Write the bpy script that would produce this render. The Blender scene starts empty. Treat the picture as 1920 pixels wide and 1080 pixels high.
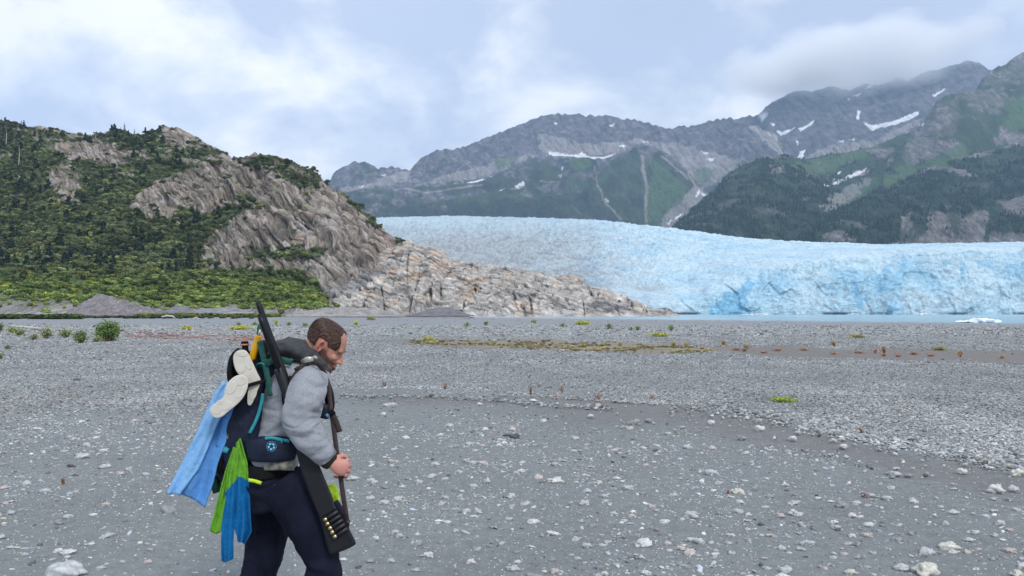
import bpy, bmesh, math, random
import numpy as np
from mathutils import Vector, Matrix

random.seed(7)
rng = np.random.default_rng(11)
SC = bpy.context.scene
COL = SC.collection
R = math.radians

# ------------------------------------------------------------ camera, sky, sun, exposure
CAMZ = 1.72
FPX = 1400.0                      # focal length in pixels of the 1920 wide photograph
PITCH = math.atan(43.0 / FPX)
cam_d = bpy.data.cameras.new("camera")
cam = bpy.data.objects.new("camera", cam_d)
COL.objects.link(cam)
cam_d.sensor_width = 36.0
cam_d.lens = FPX / 1920.0 * 36.0
cam_d.clip_start = 0.1
cam_d.clip_end = 60000.0
cam.location = (0, 0, CAMZ)
cam.rotation_euler = (R(90) + PITCH, 0, 0)
SC.camera = cam

SUN_EL, SUN_AZ = R(42), R(152)     # azimuth from +Y (north) clockwise: behind the camera, to the right
world = bpy.data.worlds.new("World")
SC.world = world
world.use_nodes = True
wt = world.node_tree
wt.nodes.clear()
wo = wt.nodes.new("ShaderNodeOutputWorld")
wb = wt.nodes.new("ShaderNodeBackground")
wb.inputs["Strength"].default_value = 0.085
sky = wt.nodes.new("ShaderNodeTexSky")
sky.sky_type = 'NISHITA'
sky.sun_disc = False
sky.sun_elevation = SUN_EL
sky.sun_rotation = SUN_AZ
sky.air_density = 1.0
sky.dust_density = 1.5
tc = wt.nodes.new("ShaderNodeTexCoord")
mp = wt.nodes.new("ShaderNodeMapping")
mp.inputs["Scale"].default_value = (1.0, 1.0, 1.7)
mp.inputs["Location"].default_value = (3.1, 0.4, 1.7)
n1 = wt.nodes.new("ShaderNodeTexNoise")
n1.inputs["Scale"].default_value = 4.6
n1.inputs["Detail"].default_value = 6.0
n1.inputs["Roughness"].default_value = 0.57
n1.inputs["Distortion"].default_value = 0.25
r1 = wt.nodes.new("ShaderNodeValToRGB")
e = r1.color_ramp.elements
e[0].position = 0.41; e[0].color = (5.5, 6.2, 7.9, 1)
e[1].position = 0.61; e[1].color = (10.3, 10.2, 10.6, 1)
m_ = r1.color_ramp.elements.new(0.5); m_.color = (7.3, 7.8, 8.9, 1)
n2 = wt.nodes.new("ShaderNodeTexNoise")
n2.inputs["Scale"].default_value = 1.3
n2.inputs["Detail"].default_value = 3.0
r2 = wt.nodes.new("ShaderNodeValToRGB")
r2.color_ramp.elements[0].position = 0.3; r2.color_ramp.elements[0].color = (0.78, 0.78, 0.78, 1)
r2.color_ramp.elements[1].position = 0.6; r2.color_ramp.elements[1].color = (1, 1, 1, 1)
wm = wt.nodes.new("ShaderNodeMix"); wm.data_type = 'RGBA'
wt.links.new(tc.outputs["Generated"], mp.inputs["Vector"])
wt.links.new(mp.outputs[0], n1.inputs["Vector"])
wt.links.new(mp.outputs[0], n2.inputs["Vector"])
wt.links.new(n1.outputs["Fac"], r1.inputs["Fac"])
wt.links.new(n2.outputs["Fac"], r2.inputs["Fac"])
wt.links.new(r2.outputs["Color"], wm.inputs["Factor"])
wt.links.new(sky.outputs["Color"], wm.inputs["A"])
wt.links.new(r1.outputs["Color"], wm.inputs["B"])
wt.links.new(wm.outputs["Result"], wb.inputs["Color"])
wt.links.new(wb.outputs[0], wo.inputs["Surface"])

sun_d = bpy.data.lights.new("sun", 'SUN')
sun_d.energy = 1.5
sun_d.angle = R(14)
sun_d.color = (1.0, 0.95, 0.88)
sun = bpy.data.objects.new("sun", sun_d)
COL.objects.link(sun)
sv = Vector((math.sin(SUN_AZ) * math.cos(SUN_EL), math.cos(SUN_AZ) * math.cos(SUN_EL), math.sin(SUN_EL)))
sun.rotation_euler = sv.to_track_quat('Z', 'Y').to_euler()
sun.location = (20, -30, 60)

SC.view_settings.view_transform = 'Standard'
SC.view_settings.look = 'None'
SC.view_settings.gamma = 1.0
SC.view_settings.exposure = 0.56
SC.view_settings.use_curve_mapping = False
SC.render.engine = 'CYCLES'
cy = SC.cycles
cy.use_denoising = True
cy.max_bounces = 10
cy.diffuse_bounces = 3
cy.glossy_bounces = 2
cy.transmission_bounces = 4
cy.volume_bounces = 8
cy.transparent_max_bounces = 8
cy.volume_step_rate = 1.0
cy.volume_max_steps = 64

# ------------------------------------------------------------ helpers
CP, SP = math.cos(PITCH), math.sin(PITCH)

def ray(px, py, Y):
    """world point at depth Y (metres in front of the camera) seen at photo pixel px, py"""
    u, v = px - 960.0, 540.0 - py
    dy = FPX * CP - v * SP
    dz = FPX * SP + v * CP
    return (u / dy * Y, Y, CAMZ + dz / dy * Y)

def proj(X, Y, Z):
    d = Y * CP + (Z - CAMZ) * SP
    v = (Z - CAMZ) * CP - Y * SP
    d = np.maximum(d, 1e-3)
    return 960.0 + FPX * X / d, 540.0 - FPX * v / d

def tag(o, label=None, cat=None, group=None, kind=None):
    if label: o["label"] = label
    if cat: o["category"] = cat
    if group: o["group"] = group
    if kind: o["kind"] = kind
    return o

_perm = rng.integers(0, 2**31, 4096).astype(np.int64)
_G = rng.normal(size=(4096, 3)); _G /= np.linalg.norm(_G, axis=1)[:, None]

def _h(ix, iy, iz, s):
    return (_perm[(_perm[(_perm[(ix + s * 17) & 4095] + iy) & 4095] + iz) & 4095]) & 4095

def noise3(x, y, z, s=0):
    x = np.asarray(x, float); y = np.asarray(y, float) + 0 * x; z = np.asarray(z, float) + 0 * x
    x0 = np.floor(x).astype(np.int64); y0 = np.floor(y).astype(np.int64); z0 = np.floor(z).astype(np.int64)
    fx, fy, fz = x - x0, y - y0, z - z0
    ux, uy, uz = [f * f * f * (f * (f * 6 - 15) + 10) for f in (fx, fy, fz)]
    out = 0
    for dx in (0, 1):
        wx = ux if dx else 1 - ux
        for dy in (0, 1):
            wy = uy if dy else 1 - uy
            for dz in (0, 1):
                wz = uz if dz else 1 - uz
                g = _G[_h(x0 + dx, y0 + dy, z0 + dz, s)]
                out = out + wx * wy * wz * (g[..., 0] * (fx - dx) + g[..., 1] * (fy - dy) + g[..., 2] * (fz - dz))
    return out * 1.6

def fbm(x, y, z=0.0, o=4, s=0, gain=0.5, lac=2.03):
    a, t = 1.0, 0
    for k in range(o):
        t = t + a * noise3(x, y, z, s + k)
        x, y, z = x * lac + 3.1, y * lac + 1.7, z * lac + 5.3
        a *= gain
    return t

def ridged(x, y, z=0.0, o=4, s=0, gain=0.5, lac=2.1):
    a, t, n = 1.0, 0, 0
    for k in range(o):
        t = t + a * (1 - np.abs(noise3(x, y, z, s + k)) * 2)
        n += a
        x, y, z = x * lac + 3.1, y * lac + 1.7, z * lac + 5.3
        a *= gain
    return t / n                                   # about -1..1, ridges at 1

def worley(x, y, z, s=0):
    """returns F1, F2, id of the nearest cell"""
    x0 = np.floor(x).astype(np.int64); y0 = np.floor(y).astype(np.int64); z0 = np.floor(z).astype(np.int64)
    F1 = np.full(x.shape, 9.0); F2 = F1.copy(); idn = np.zeros(x.shape)
    for i in (-1, 0, 1):
        for j in (-1, 0, 1):
            for k in (-1, 0, 1):
                h = _h(x0 + i, y0 + j, z0 + k, s)
                g = _G[h] * 0.5 + 0.5
                d = np.sqrt((x0 + i + g[..., 0] - x)**2 + (y0 + j + g[..., 1] - y)**2 + (z0 + k + g[..., 2] - z)**2)
                m = d < F1
                F2 = np.where(m, F1, np.minimum(F2, d))
                idn = np.where(m, h / 4096.0, idn)
                F1 = np.where(m, d, F1)
    return F1, F2, idn

def sstep(a, b, x):
    t = np.clip((x - a) / (b - a), 0, 1)
    return t * t * (3 - 2 * t)

def inpoly(px, py, poly):
    c = np.zeros(px.shape, bool)
    n = len(poly)
    j = n - 1
    for i in range(n):
        xi, yi = poly[i]; xj, yj = poly[j]
        if yi != yj:
            m = ((yi > py) != (yj > py)) & (px < (xj - xi) * (py - yi) / (yj - yi) + xi)
            c ^= m
        j = i
    return c

def mix(c, col, m):
    m = np.asarray(m, float)[..., None]
    return c * (1 - m) + np.array(col) * m

def link(name, me, mat=None, parent=None):
    o = bpy.data.objects.new(name, me)
    COL.objects.link(o)
    if mat and me is not None and not me.materials: me.materials.append(mat)
    if parent: o.parent = parent
    return o

def mesh_np(name, V, F, col=None, smooth=True):
    """V (n,3), F (m,k) all of the same k"""
    V = np.asarray(V, np.float32); F = np.asarray(F, np.int32)
    me = bpy.data.meshes.new(name)
    me.vertices.add(len(V)); me.vertices.foreach_set("co", V.ravel())
    me.loops.add(F.size); me.loops.foreach_set("vertex_index", F.ravel())
    me.polygons.add(len(F))
    me.polygons.foreach_set("loop_start", np.arange(len(F), dtype=np.int32) * F.shape[1])
    me.polygons.foreach_set("use_smooth", np.full(len(F), smooth, bool))
    me.update(calc_edges=True)
    if col is not None: set_col(me, col)
    return me

def set_col(me, col):
    a = me.attributes.new("col", 'FLOAT_COLOR', 'POINT')
    c = np.ones((len(me.vertices), 4), np.float32)
    c[:, :3] = np.clip(np.asarray(col).reshape(-1, 3), 0, 1)
    a.data.foreach_set("color", c.ravel())

def grid_mesh(name, P, col, smooth=True):
    nr, nx = P.shape[:2]
    i = np.arange(nr * nx).reshape(nr, nx)
    F = np.stack([i[:-1, :-1], i[:-1, 1:], i[1:, 1:], i[1:, :-1]], -1).reshape(-1, 4)
    return mesh_np(name, P.reshape(-1, 3), F, col, smooth)

# ------------------------------------------------------------ materials
def new_mat(name):
    m = bpy.data.materials.new(name)
    m.use_nodes = True
    nt = m.node_tree
    return m, nt, nt.nodes["Principled BSDF"]

def mat_terrain(name, scales=(0.5, 5.0), amt=0.35, bump=0.5, bump_scale=2.0, dist=0.3, rough=0.9, inst=False, spec=0.3, stretch=(1, 1, 1)):
    """col attribute times two octaves of noise, with relief"""
    m, nt, b = new_mat(name)
    N, L = nt.nodes, nt.links
    at = N.new("ShaderNodeAttribute"); at.attribute_name = "col"
    if inst: at.attribute_type = 'INSTANCER'
    geo = N.new("ShaderNodeNewGeometry")
    mp = N.new("ShaderNodeMapping"); mp.inputs["Scale"].default_value = stretch
    L.new(geo.outputs["Position"], mp.inputs["Vector"])
    prev = at.outputs["Color"]
    for k, s in enumerate(scales):
        n = N.new("ShaderNodeTexNoise"); n.inputs["Scale"].default_value = s; n.inputs["Detail"].default_value = 5; n.inputs["Roughness"].default_value = 0.65
        L.new(mp.outputs[0], n.inputs["Vector"])
        mr = N.new("ShaderNodeMapRange")
        mr.inputs["From Min"].default_value = 0.3; mr.inputs["From Max"].default_value = 0.7
        mr.inputs["To Min"].default_value = 1 - amt; mr.inputs["To Max"].default_value = 1 + amt
        L.new(n.outputs["Fac"], mr.inputs["Value"])
        mx = N.new("ShaderNodeVectorMath"); mx.operation = 'SCALE'
        L.new(prev, mx.inputs[0]); L.new(mr.outputs[0], mx.inputs["Scale"])
        prev = mx.outputs[0]
    L.new(prev, b.inputs["Base Color"])
    b.inputs["Roughness"].default_value = rough
    b.inputs["Specular IOR Level"].default_value = spec
    if bump:
        n = N.new("ShaderNodeTexNoise"); n.inputs["Scale"].default_value = bump_scale; n.inputs["Detail"].default_value = 6; n.inputs["Roughness"].default_value = 0.7
        L.new(mp.outputs[0], n.inputs["Vector"])
        bp = N.new("ShaderNodeBump"); bp.inputs["Strength"].default_value = bump; bp.inputs["Distance"].default_value = dist
        L.new(n.outputs["Fac"], bp.inputs["Height"]); L.new(bp.outputs[0], b.inputs["Normal"])
    return m

def mat_plain(name, c, rough=0.8, amt=0.12, scale=30.0, bump=0.0, bump_scale=400.0, dist=0.002, metal=0.0, spec=0.4, c2=None, sheen=0.0, fold=None):
    m, nt, b = new_mat(name)
    N, L = nt.nodes, nt.links
    tcn = N.new("ShaderNodeTexCoord")
    n = N.new("ShaderNodeTexNoise"); n.inputs["Scale"].default_value = scale; n.inputs["Detail"].default_value = 5
    L.new(tcn.outputs["Object"], n.inputs["Vector"])
    rp = N.new("ShaderNodeValToRGB")
    c2a = c2 or [v * (1 + amt) for v in c]
    rp.color_ramp.elements[0].position = 0.35; rp.color_ramp.elements[0].color = (*[v * (1 - amt) for v in c], 1)
    rp.color_ramp.elements[1].position = 0.65; rp.color_ramp.elements[1].color = (*c2a, 1)
    L.new(n.outputs["Fac"], rp.inputs["Fac"]); L.new(rp.outputs["Color"], b.inputs["Base Color"])
    b.inputs["Roughness"].default_value = rough
    b.inputs["Metallic"].default_value = metal
    b.inputs["Specular IOR Level"].default_value = spec
    if sheen: b.inputs["Sheen Weight"].default_value = sheen
    if bump:
        n2 = N.new("ShaderNodeTexNoise"); n2.inputs["Scale"].default_value = bump_scale; n2.inputs["Detail"].default_value = 4
        L.new(tcn.outputs["Object"], n2.inputs["Vector"])
        bp = N.new("ShaderNodeBump"); bp.inputs["Strength"].default_value = bump; bp.inputs["Distance"].default_value = dist
        L.new(n2.outputs["Fac"], bp.inputs["Height"]); L.new(bp.outputs[0], b.inputs["Normal"])
        if fold:
            mpf = N.new("ShaderNodeMapping"); mpf.inputs["Rotation"].default_value = fold[2]; mpf.inputs["Scale"].default_value = fold[3]
            L.new(tcn.outputs["Object"], mpf.inputs["Vector"])
            nf = N.new("ShaderNodeTexNoise"); nf.noise_type = 'RIDGED_MULTIFRACTAL'; nf.inputs["Scale"].default_value = fold[0]; nf.inputs["Detail"].default_value = 2.0; nf.inputs["Distortion"].default_value = 0.6
            L.new(mpf.outputs[0], nf.inputs["Vector"])
            bf = N.new("ShaderNodeBump"); bf.inputs["Strength"].default_value = 1.0; bf.inputs["Distance"].default_value = fold[1]; bf.invert = True
            L.new(nf.outputs["Fac"], bf.inputs["Height"]); L.new(bf.outputs[0], bp.inputs["Normal"])
    return m

def mat_rock(name, fine=(0.55, 0.05, 0.05), dark=0.42, lite=1.45, dist=0.7, second=2.5, rough=0.93):
    """col attribute; alpha of col = how bare the rock is; layers follow the strata coordinate 'qc'"""
    m, nt, b = new_mat(name)
    N, L = nt.nodes, nt.links
    at = N.new("ShaderNodeAttribute"); at.attribute_name = "col"
    aq = N.new("ShaderNodeAttribute"); aq.attribute_name = "qc"
    mp = N.new("ShaderNodeMapping"); mp.inputs["Scale"].default_value = fine
    L.new(aq.outputs["Vector"], mp.inputs["Vector"])
    n1 = N.new("ShaderNodeTexNoise"); n1.inputs["Scale"].default_value = 1.0; n1.inputs["Detail"].default_value = 5; n1.inputs["Roughness"].default_value = 0.7; n1.inputs["Distortion"].default_value = 0.4
    L.new(mp.outputs[0], n1.inputs["Vector"])
    rp = N.new("ShaderNodeValToRGB"); el = rp.color_ramp.elements
    el[0].position = 0.36; el[0].color = (dark,) * 3 + (1,)
    el[1].position = 0.66; el[1].color = (lite,) * 3 + (1,)
    k_ = el.new(0.46); k_.color = (0.95, 0.95, 0.95, 1)
    L.new(n1.outputs["Fac"], rp.inputs["Fac"])
    geo = N.new("ShaderNodeNewGeometry")
    n2 = N.new("ShaderNodeTexNoise"); n2.inputs["Scale"].default_value = second; n2.inputs["Detail"].default_value = 5; n2.inputs["Roughness"].default_value = 0.7
    L.new(geo.outputs["Position"], n2.inputs["Vector"])
    mr = N.new("ShaderNodeMapRange"); mr.inputs["From Min"].default_value = 0.3; mr.inputs["From Max"].default_value = 0.7; mr.inputs["To Min"].default_value = 0.72; mr.inputs["To Max"].default_value = 1.28
    L.new(n2.outputs["Fac"], mr.inputs["Value"])
    mx = N.new("ShaderNodeMix"); mx.data_type = 'RGBA'; mx.inputs["A"].default_value = (1, 1, 1, 1)
    L.new(at.outputs["Alpha"], mx.inputs["Factor"]); L.new(rp.outputs["Color"], mx.inputs["B"])
    m1 = N.new("ShaderNodeVectorMath"); m1.operation = 'MULTIPLY'; L.new(at.outputs["Color"], m1.inputs[0]); L.new(mx.outputs["Result"], m1.inputs[1])
    m2 = N.new("ShaderNodeVectorMath"); m2.operation = 'SCALE'; L.new(m1.outputs[0], m2.inputs[0]); L.new(mr.outputs[0], m2.inputs["Scale"])
    L.new(m2.outputs[0], b.inputs["Base Color"])
    b.inputs["Roughness"].default_value = rough; b.inputs["Specular IOR Level"].default_value = 0.2
    b1 = N.new("ShaderNodeBump"); b1.inputs["Strength"].default_value = 1.0; b1.inputs["Distance"].default_value = dist
    L.new(n1.outputs["Fac"], b1.inputs["Height"])
    b2 = N.new("ShaderNodeBump"); b2.inputs["Strength"].default_value = 0.8; b2.inputs["Distance"].default_value = dist * 0.5
    L.new(n2.outputs["Fac"], b2.inputs["Height"]); L.new(b1.outputs[0], b2.inputs["Normal"]); L.new(b2.outputs[0], b.inputs["Normal"])
    return m

def add_q(me, q, alpha):
    a = me.attributes.new("qc", 'FLOAT_VECTOR', 'POINT'); a.data.foreach_set("vector", np.asarray(q, np.float32).ravel())
    at = me.attributes["col"]; n = len(me.vertices); c = np.empty(n * 4, np.float32); at.data.foreach_get("color", c)
    c = c.reshape(-1, 4); c[:, 3] = np.clip(np.asarray(alpha, np.float32).ravel(), 0, 1); at.data.foreach_set("color", c.ravel())

# ------------------------------------------------------------ the ground
WZ = -1.2                                            # level of the lake
SA, SB = np.array((122.0, 178.0)), np.array((-48.0, 372.0))    # shoreline
_sd = (SB - SA) / np.linalg.norm(SB - SA)
_sn = np.array((_sd[1], -_sd[0]))                    # points to the lake side
if np.dot(_sn, np.array((100.0, 500.0)) - SA) < 0: _sn = -_sn

def shore(X, Y):                                     # > 0 in the lake
    return (X - SA[0]) * _sn[0] + (Y - SA[1]) * _sn[1] + 5 * noise3(X / 60, Y / 60, 0, 3)

def bandline(px, pts):
    xs, ys = zip(*pts)
    return np.interp(px, xs, ys)

BAR_LO = [(-300, 800), (0, 790), (300, 775), (480, 745), (640, 722), (760, 722), (900, 728), (1050, 742), (1200, 752), (1300, 757), (1450, 775), (1600, 808), (1750, 835), (1920, 862), (2300, 900)]
CH_TOP = [(-300, 626), (235, 622), (480, 628), (760, 634), (1000, 638), (1300, 647), (1600, 653), (1920, 659), (2300, 664)]
CH_BOT = [(-300, 627), (235, 630), (480, 640), (760, 646), (1000, 655), (1280, 661), (1600, 671), (1920, 679), (2300, 686)]

def layout(X, Y):
    """stone cover 0..1, sand channel masks, in the layout of the gravel flat"""
    px, py = proj(X, Y, np.zeros_like(X))
    wob = fbm(X / 3.0, Y / 3.0, 0, 4, 40)
    s = (py - 583.0)
    pyw = py + wob * (0.09 * s)
    lo = bandline(px, BAR_LO)
    h = np.maximum(lo - 583, 10)
    wet = sstep(lo + 0.02 * h, lo + 0.10 * h, pyw) * (1 - sstep(lo + 0.16 * h, lo + 0.36 * h, pyw)) * sstep(560, 720, px)   # sand channel under the bar
    ct, cb = bandline(px, CH_TOP), bandline(px, CH_BOT)
    chan = sstep(ct - 1.2, ct + 1.2, pyw) * (1 - sstep(cb - 1.5, cb + 1.5, pyw)) * sstep(640, 800, px)
    bar = sstep(lo + 0.05 * h, lo - 0.10 * h, pyw)
    left = (1 - sstep(380, 700, px)) * sstep(900, 640, py)
    far = sstep(612, 606, py)
    cover = 0.16 + 0.80 * bar + 0.30 * left * (1 - bar) + 0.22 * sstep(-0.15, 0.7, fbm(X / 1.6, Y / 1.6, 0, 3, 60))
    cover = cover * (1 - 0.92 * wet) * (1 - 0.93 * chan)
    patch = 1 - 0.45 * sstep(0.1, 0.6, fbm(X / 5.5, Y / 5.5, 0, 3, 90)) * (1 - 0.5 * bar)
    cover = np.clip(cover * patch, 0.0, 1)
    cover = cover * (1 - far)
    return px, py, cover, wet, chan, bar, far

def gz(X, Y):
    X = np.asarray(X, float); Y = np.asarray(Y, float)
    s = shore(X, Y)
    z = WZ * sstep(-150, 0, s) - np.clip(s, 0, None) * 0.03
    z = np.maximum(z, -6.0)
    z = z + 0.03 * fbm(X / 4, Y / 4, 0, 3, 5) * sstep(2, 8, np.hypot(X, Y)) * sstep(20, 5, s)
    return z + 0 * X

az = np.concatenate([np.linspace(-180, -42, 40)[:-1], np.linspace(-42, 42, 440), np.linspace(42, 180, 40)[1:]])
rr = np.concatenate([[0.3], np.geomspace(1.5, 700, 250), np.geomspace(760, 6200, 24)])
A, RR = np.meshgrid(R(1) * az, rr)
GX, GY = RR * np.sin(A), RR * np.cos(A)
GZ = gz(GX, GY)
front = (GY > 1) & (RR < 700)
YY = np.where(front, GY, 5.0)
px, py, cover, wet, chan, bar, far = layout(GX, YY)
for a_ in (cover, wet, chan, bar, far): a_[~front] = 0.1
GZ = GZ - 0.03 * wet - 0.03 * chan
sand = np.array((0.205, 0.221, 0.219)) * (1 + 0.10 * fbm(GX / 2, GY / 2, 0, 4, 9))[..., None]
gc = mix(sand, (0.22, 0.235, 0.24), 0.6 * cover)
gc = mix(gc, (0.185, 0.183, 0.18), 0.8 * wet)
gc = mix(gc, (0.19, 0.17, 0.155), 0.8 * chan)
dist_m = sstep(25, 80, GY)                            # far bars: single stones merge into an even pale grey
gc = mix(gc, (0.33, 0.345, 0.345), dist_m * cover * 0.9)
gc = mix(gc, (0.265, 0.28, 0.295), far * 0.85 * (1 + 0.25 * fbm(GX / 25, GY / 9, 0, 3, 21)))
yel = chan * sstep(780, 900, px) * (1 - sstep(1250, 1420, px)) * sstep(-0.5, 0.2, fbm(GX / 2.0, GY / 1.0, 0, 3, 22))
gc = mix(gc, (0.30, 0.255, 0.15), 0.7 * yel)
redb = sstep(226, 250, px) * (1 - sstep(480, 760, px)) * np.exp(-((py - 631 - (px - 235) * 0.02) / 5.0)**2) * sstep(-0.5, 0.3, fbm(GX / 3, GY / 4, 0, 3, 23))
gc = mix(gc, (0.33, 0.20, 0.17), 0.6 * redb)
s_ = shore(GX, GY)
gc = mix(gc, (0.34, 0.335, 0.325), 0.8 * np.exp(-((s_ + 14) / 9)**2) * front)
gc = mix(gc, (0.17, 0.165, 0.16), np.exp(-((s_ + 2) / 2.5)**2) * front)
gw = sstep(-30, -75, GX) * sstep(230, 300, GY) * front
gc = mix(gc, (0.07, 0.11, 0.03), gw)
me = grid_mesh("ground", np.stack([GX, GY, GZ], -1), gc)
m_ground = mat_terrain("gravel_sand", scales=(9.0, 70.0), amt=0.16, bump=0.7, bump_scale=55.0, dist=0.012, rough=0.93)
nt = m_ground.node_tree                                # close up speckle of grit
N, L = nt.nodes, nt.links
vb = N.new("ShaderNodeTexVoronoi"); vb.inputs["Scale"].default_value = 45.0
g_ = N.new("ShaderNodeNewGeometry"); L.new(g_.outputs["Position"], vb.inputs["Vector"])
vr = N.new("ShaderNodeValToRGB")
vr.color_ramp.elements[0].position = 0.12; vr.color_ramp.elements[0].color = (1, 1, 1, 1)
vr.color_ramp.elements[1].position = 0.30; vr.color_ramp.elements[1].color = (0, 0, 0, 1)
L.new(vb.outputs["Distance"], vr.inputs["Fac"])
gt = N.new("ShaderNodeMath"); gt.operation = 'MULTIPLY'
sepc = N.new("ShaderNodeSeparateColor"); L.new(vb.outputs["Color"], sepc.inputs[0])
gr2 = N.new("ShaderNodeMath"); gr2.operation = 'GREATER_THAN'; gr2.inputs[1].default_value = 0.62
L.new(sepc.outputs[0], gr2.inputs[0]); L.new(vr.outputs["Color"], gt.inputs[0]); L.new(gr2.outputs[0], gt.inputs[1])
mxg = N.new("ShaderNodeMix"); mxg.data_type = 'RGBA'
b_ = N["Principled BSDF"]
old = b_.inputs["Base Color"].links[0].from_socket
L.new(gt.outputs[0], mxg.inputs["Factor"]); L.new(old, mxg.inputs["A"]); mxg.inputs["B"].default_value = (0.33, 0.34, 0.36, 1)
L.new(mxg.outputs["Result"], b_.inputs["Base Color"])
tag(link("ground", me, m_ground), kind="structure", label="flat grey sand and gravel outwash plain in front of the glacier")

# the lake
wx = np.array([-75, 3500.0]); 
WP = np.array([[(-130, 60, WZ), (3500, 60, WZ)], [(-130, 1200, WZ), (3500, 1200, WZ)]], float)
me = grid_mesh("water", WP, np.ones((4, 3)) * 0.5)
m_water, nt, b = new_mat("milky_lake_water")
N, L = nt.nodes, nt.links
b.inputs["Base Color"].default_value = (0.33, 0.50, 0.58, 1)
b.inputs["Roughness"].default_value = 0.22
n = N.new("ShaderNodeTexNoise"); n.inputs["Scale"].default_value = 0.8; n.inputs["Detail"].default_value = 5
g_ = N.new("ShaderNodeNewGeometry"); L.new(g_.outputs["Position"], n.inputs["Vector"])
bp = N.new("ShaderNodeBump"); bp.inputs["Strength"].default_value = 0.25; bp.inputs["Distance"].default_value = 0.1
L.new(n.outputs["Fac"], bp.inputs["Height"]); L.new(bp.outputs[0], b.inputs["Normal"])
tag(link("water", me, m_water), kind="structure", label="strip of milky pale blue glacial lake")

# ------------------------------------------------------------ terrain builder
def terrain(px0, px1, nx, y0, y1, ny, ridges, base, gap=0.0, ys=None):
    """height field over azimuth columns and depth rows; ridges = list of (points(px,py,D), front width, back width, power)"""
    cols = np.linspace(px0, px1, nx)
    a = (cols - 960) / FPX
    Y = ys if ys is not None else np.linspace(y0, y1, ny)
    Am, Ym = np.meshgrid(a, Y)
    Xm = Am * Ym
    H = np.full(Am.shape, base, float)
    W = np.ones(Am.shape)                                   # 0 at a crest
    idx = np.zeros(Am.shape, int) - 1
    for k, (pts, wf, wb_, p) in enumerate(ridges):
        w = np.array([ray(*q) for q in pts])
        aa = w[:, 0] / w[:, 1]
        o = np.argsort(aa)
        aa, D_, Z_ = aa[o], w[o, 1], w[o, 2]
        D = np.interp(a, aa, D_); Z = np.interp(a, aa, Z_)
        # jagged crest
        out = np.maximum(np.maximum(aa[0] - a, a - aa[-1]), 0) * 1400 / 40.0
        Z = base + (Z - base) * np.clip(1 - out, 0, 1)**1.5
        u = Ym - D[None, :]
        wfv = wf if np.isscalar(wf) else np.interp(a, (np.array(wf[0]) - 960) / FPX, wf[1])[None, :]
        t = np.where(u < 0, np.clip(1 + u / wfv, 0, 1), np.clip(1 - u / wb_, 0, 1))
        h = base + (Z - base)[None, :] * t**p
        m = h > H
        H = np.where(m, h, H)
        wc = np.clip(np.abs(u) / (0.35 * np.where(u < 0, wfv, wb_)), 0, 1)
        W = np.where(m, wc, W)
        idx = np.where(m, k, idx)
    return cols, Am, Ym, Xm, H, W, idx

def polymask(px, py, polys, wob=0.0):
    m = np.zeros(px.shape, bool)
    for p in polys:
        xs = [q[0] for q in p]; ys = [q[1] for q in p]
        sel = (px > min(xs) - 8) & (px < max(xs) + 8) & (py > min(ys) - 8) & (py < max(ys) + 8)
        if sel.any():
            m[sel] |= inpoly(px[sel], py[sel], p)
    return m
# ------------------------------------------------------------ far mountains
M0 = [(560, 400, 4500), (612, 352, 4500), (625, 326, 4500), (645, 312, 4500), (668, 305, 4500), (690, 307, 4500), (712, 318, 4500), (735, 313, 4500), (750, 318, 4500), (768, 319, 4500), (790, 297, 4600),
      (825, 281, 4600), (848, 282, 4600), (870, 278, 4600), (905, 262, 4700), (940, 249, 4700), (962, 240, 4700), (985, 229, 4800), (1003, 224, 4800), (1030, 215, 4800), (1060, 216, 4800), (1080, 214, 4800), (1100, 218, 4800), (1140, 218, 4800),
      (1165, 224, 4800), (1200, 228, 4800), (1235, 238, 4750), (1258, 244, 4700), (1275, 236, 4700), (1290, 240, 4700), (1320, 231, 4700), (1345, 224, 4700), (1370, 222, 4700), (1395, 230, 4600), (1425, 240, 4600), (1450, 258, 4500), (1468, 285, 4400), (1480, 310, 4300), (1500, 340, 4200)]
M1 = [(600, 358, 3950), (640, 352, 3950), (680, 360, 3950), (720, 357, 3950), (760, 355, 3950), (800, 350, 3950), (840, 347, 3950), (870, 345, 3950), (900, 342, 3950), (920, 330, 4000), (950, 318, 4000), (985, 304, 4050), (1005, 295, 4050), (1025, 299, 4050), (1048, 312, 4000), (1062, 308, 3950),
      (1080, 297, 3950), (1100, 294, 3950), (1118, 302, 3900), (1130, 325, 3850), (1145, 350, 3800), (1150, 390, 3700)]
M2 = [(1105, 360, 3700), (1125, 325, 3800), (1145, 305, 3850), (1165, 290, 3900), (1190, 279, 3950), (1210, 276, 4000), (1228, 280, 4000), (1245, 290, 3950), (1262, 310, 3900), (1290, 330, 3850), (1310, 352, 3800), (1325, 385, 3700), (1335, 420, 3600)]
M3 = [(600, 378, 3500), (700, 372, 3500), (800, 384, 3500), (900, 366, 3500), (985, 352, 3550), (1050, 365, 3500), (1100, 388, 3450), (1160, 405, 3400), (1200, 420, 3300)]
R2 = [(1330, 270, 5100), (1365, 226, 5100), (1400, 217, 5100), (1422, 214, 5100), (1440, 196, 5000), (1470, 180, 5000), (1500, 168, 5000), (1525, 172, 5000), (1560, 160, 5000), (1590, 170, 5000), (1620, 156, 5000), (1650, 160, 5000), (1680, 146, 5000),
      (1705, 150, 5000), (1735, 134, 5000), (1760, 130, 5000), (1790, 120, 5000), (1815, 113, 5000), (1835, 117, 5000), (1852, 129, 5000), (1875, 142, 5000), (2000, 150, 5000), (2200, 150, 5000)]
R3 = [(1480, 320, 3900), (1500, 300, 4000), (1540, 283, 4100), (1590, 268, 4200), (1640, 256, 4300), (1690, 240, 4350), (1730, 220, 4400), (1780, 200, 4500), (1850, 190, 4500), (2200, 190, 4500)]
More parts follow.
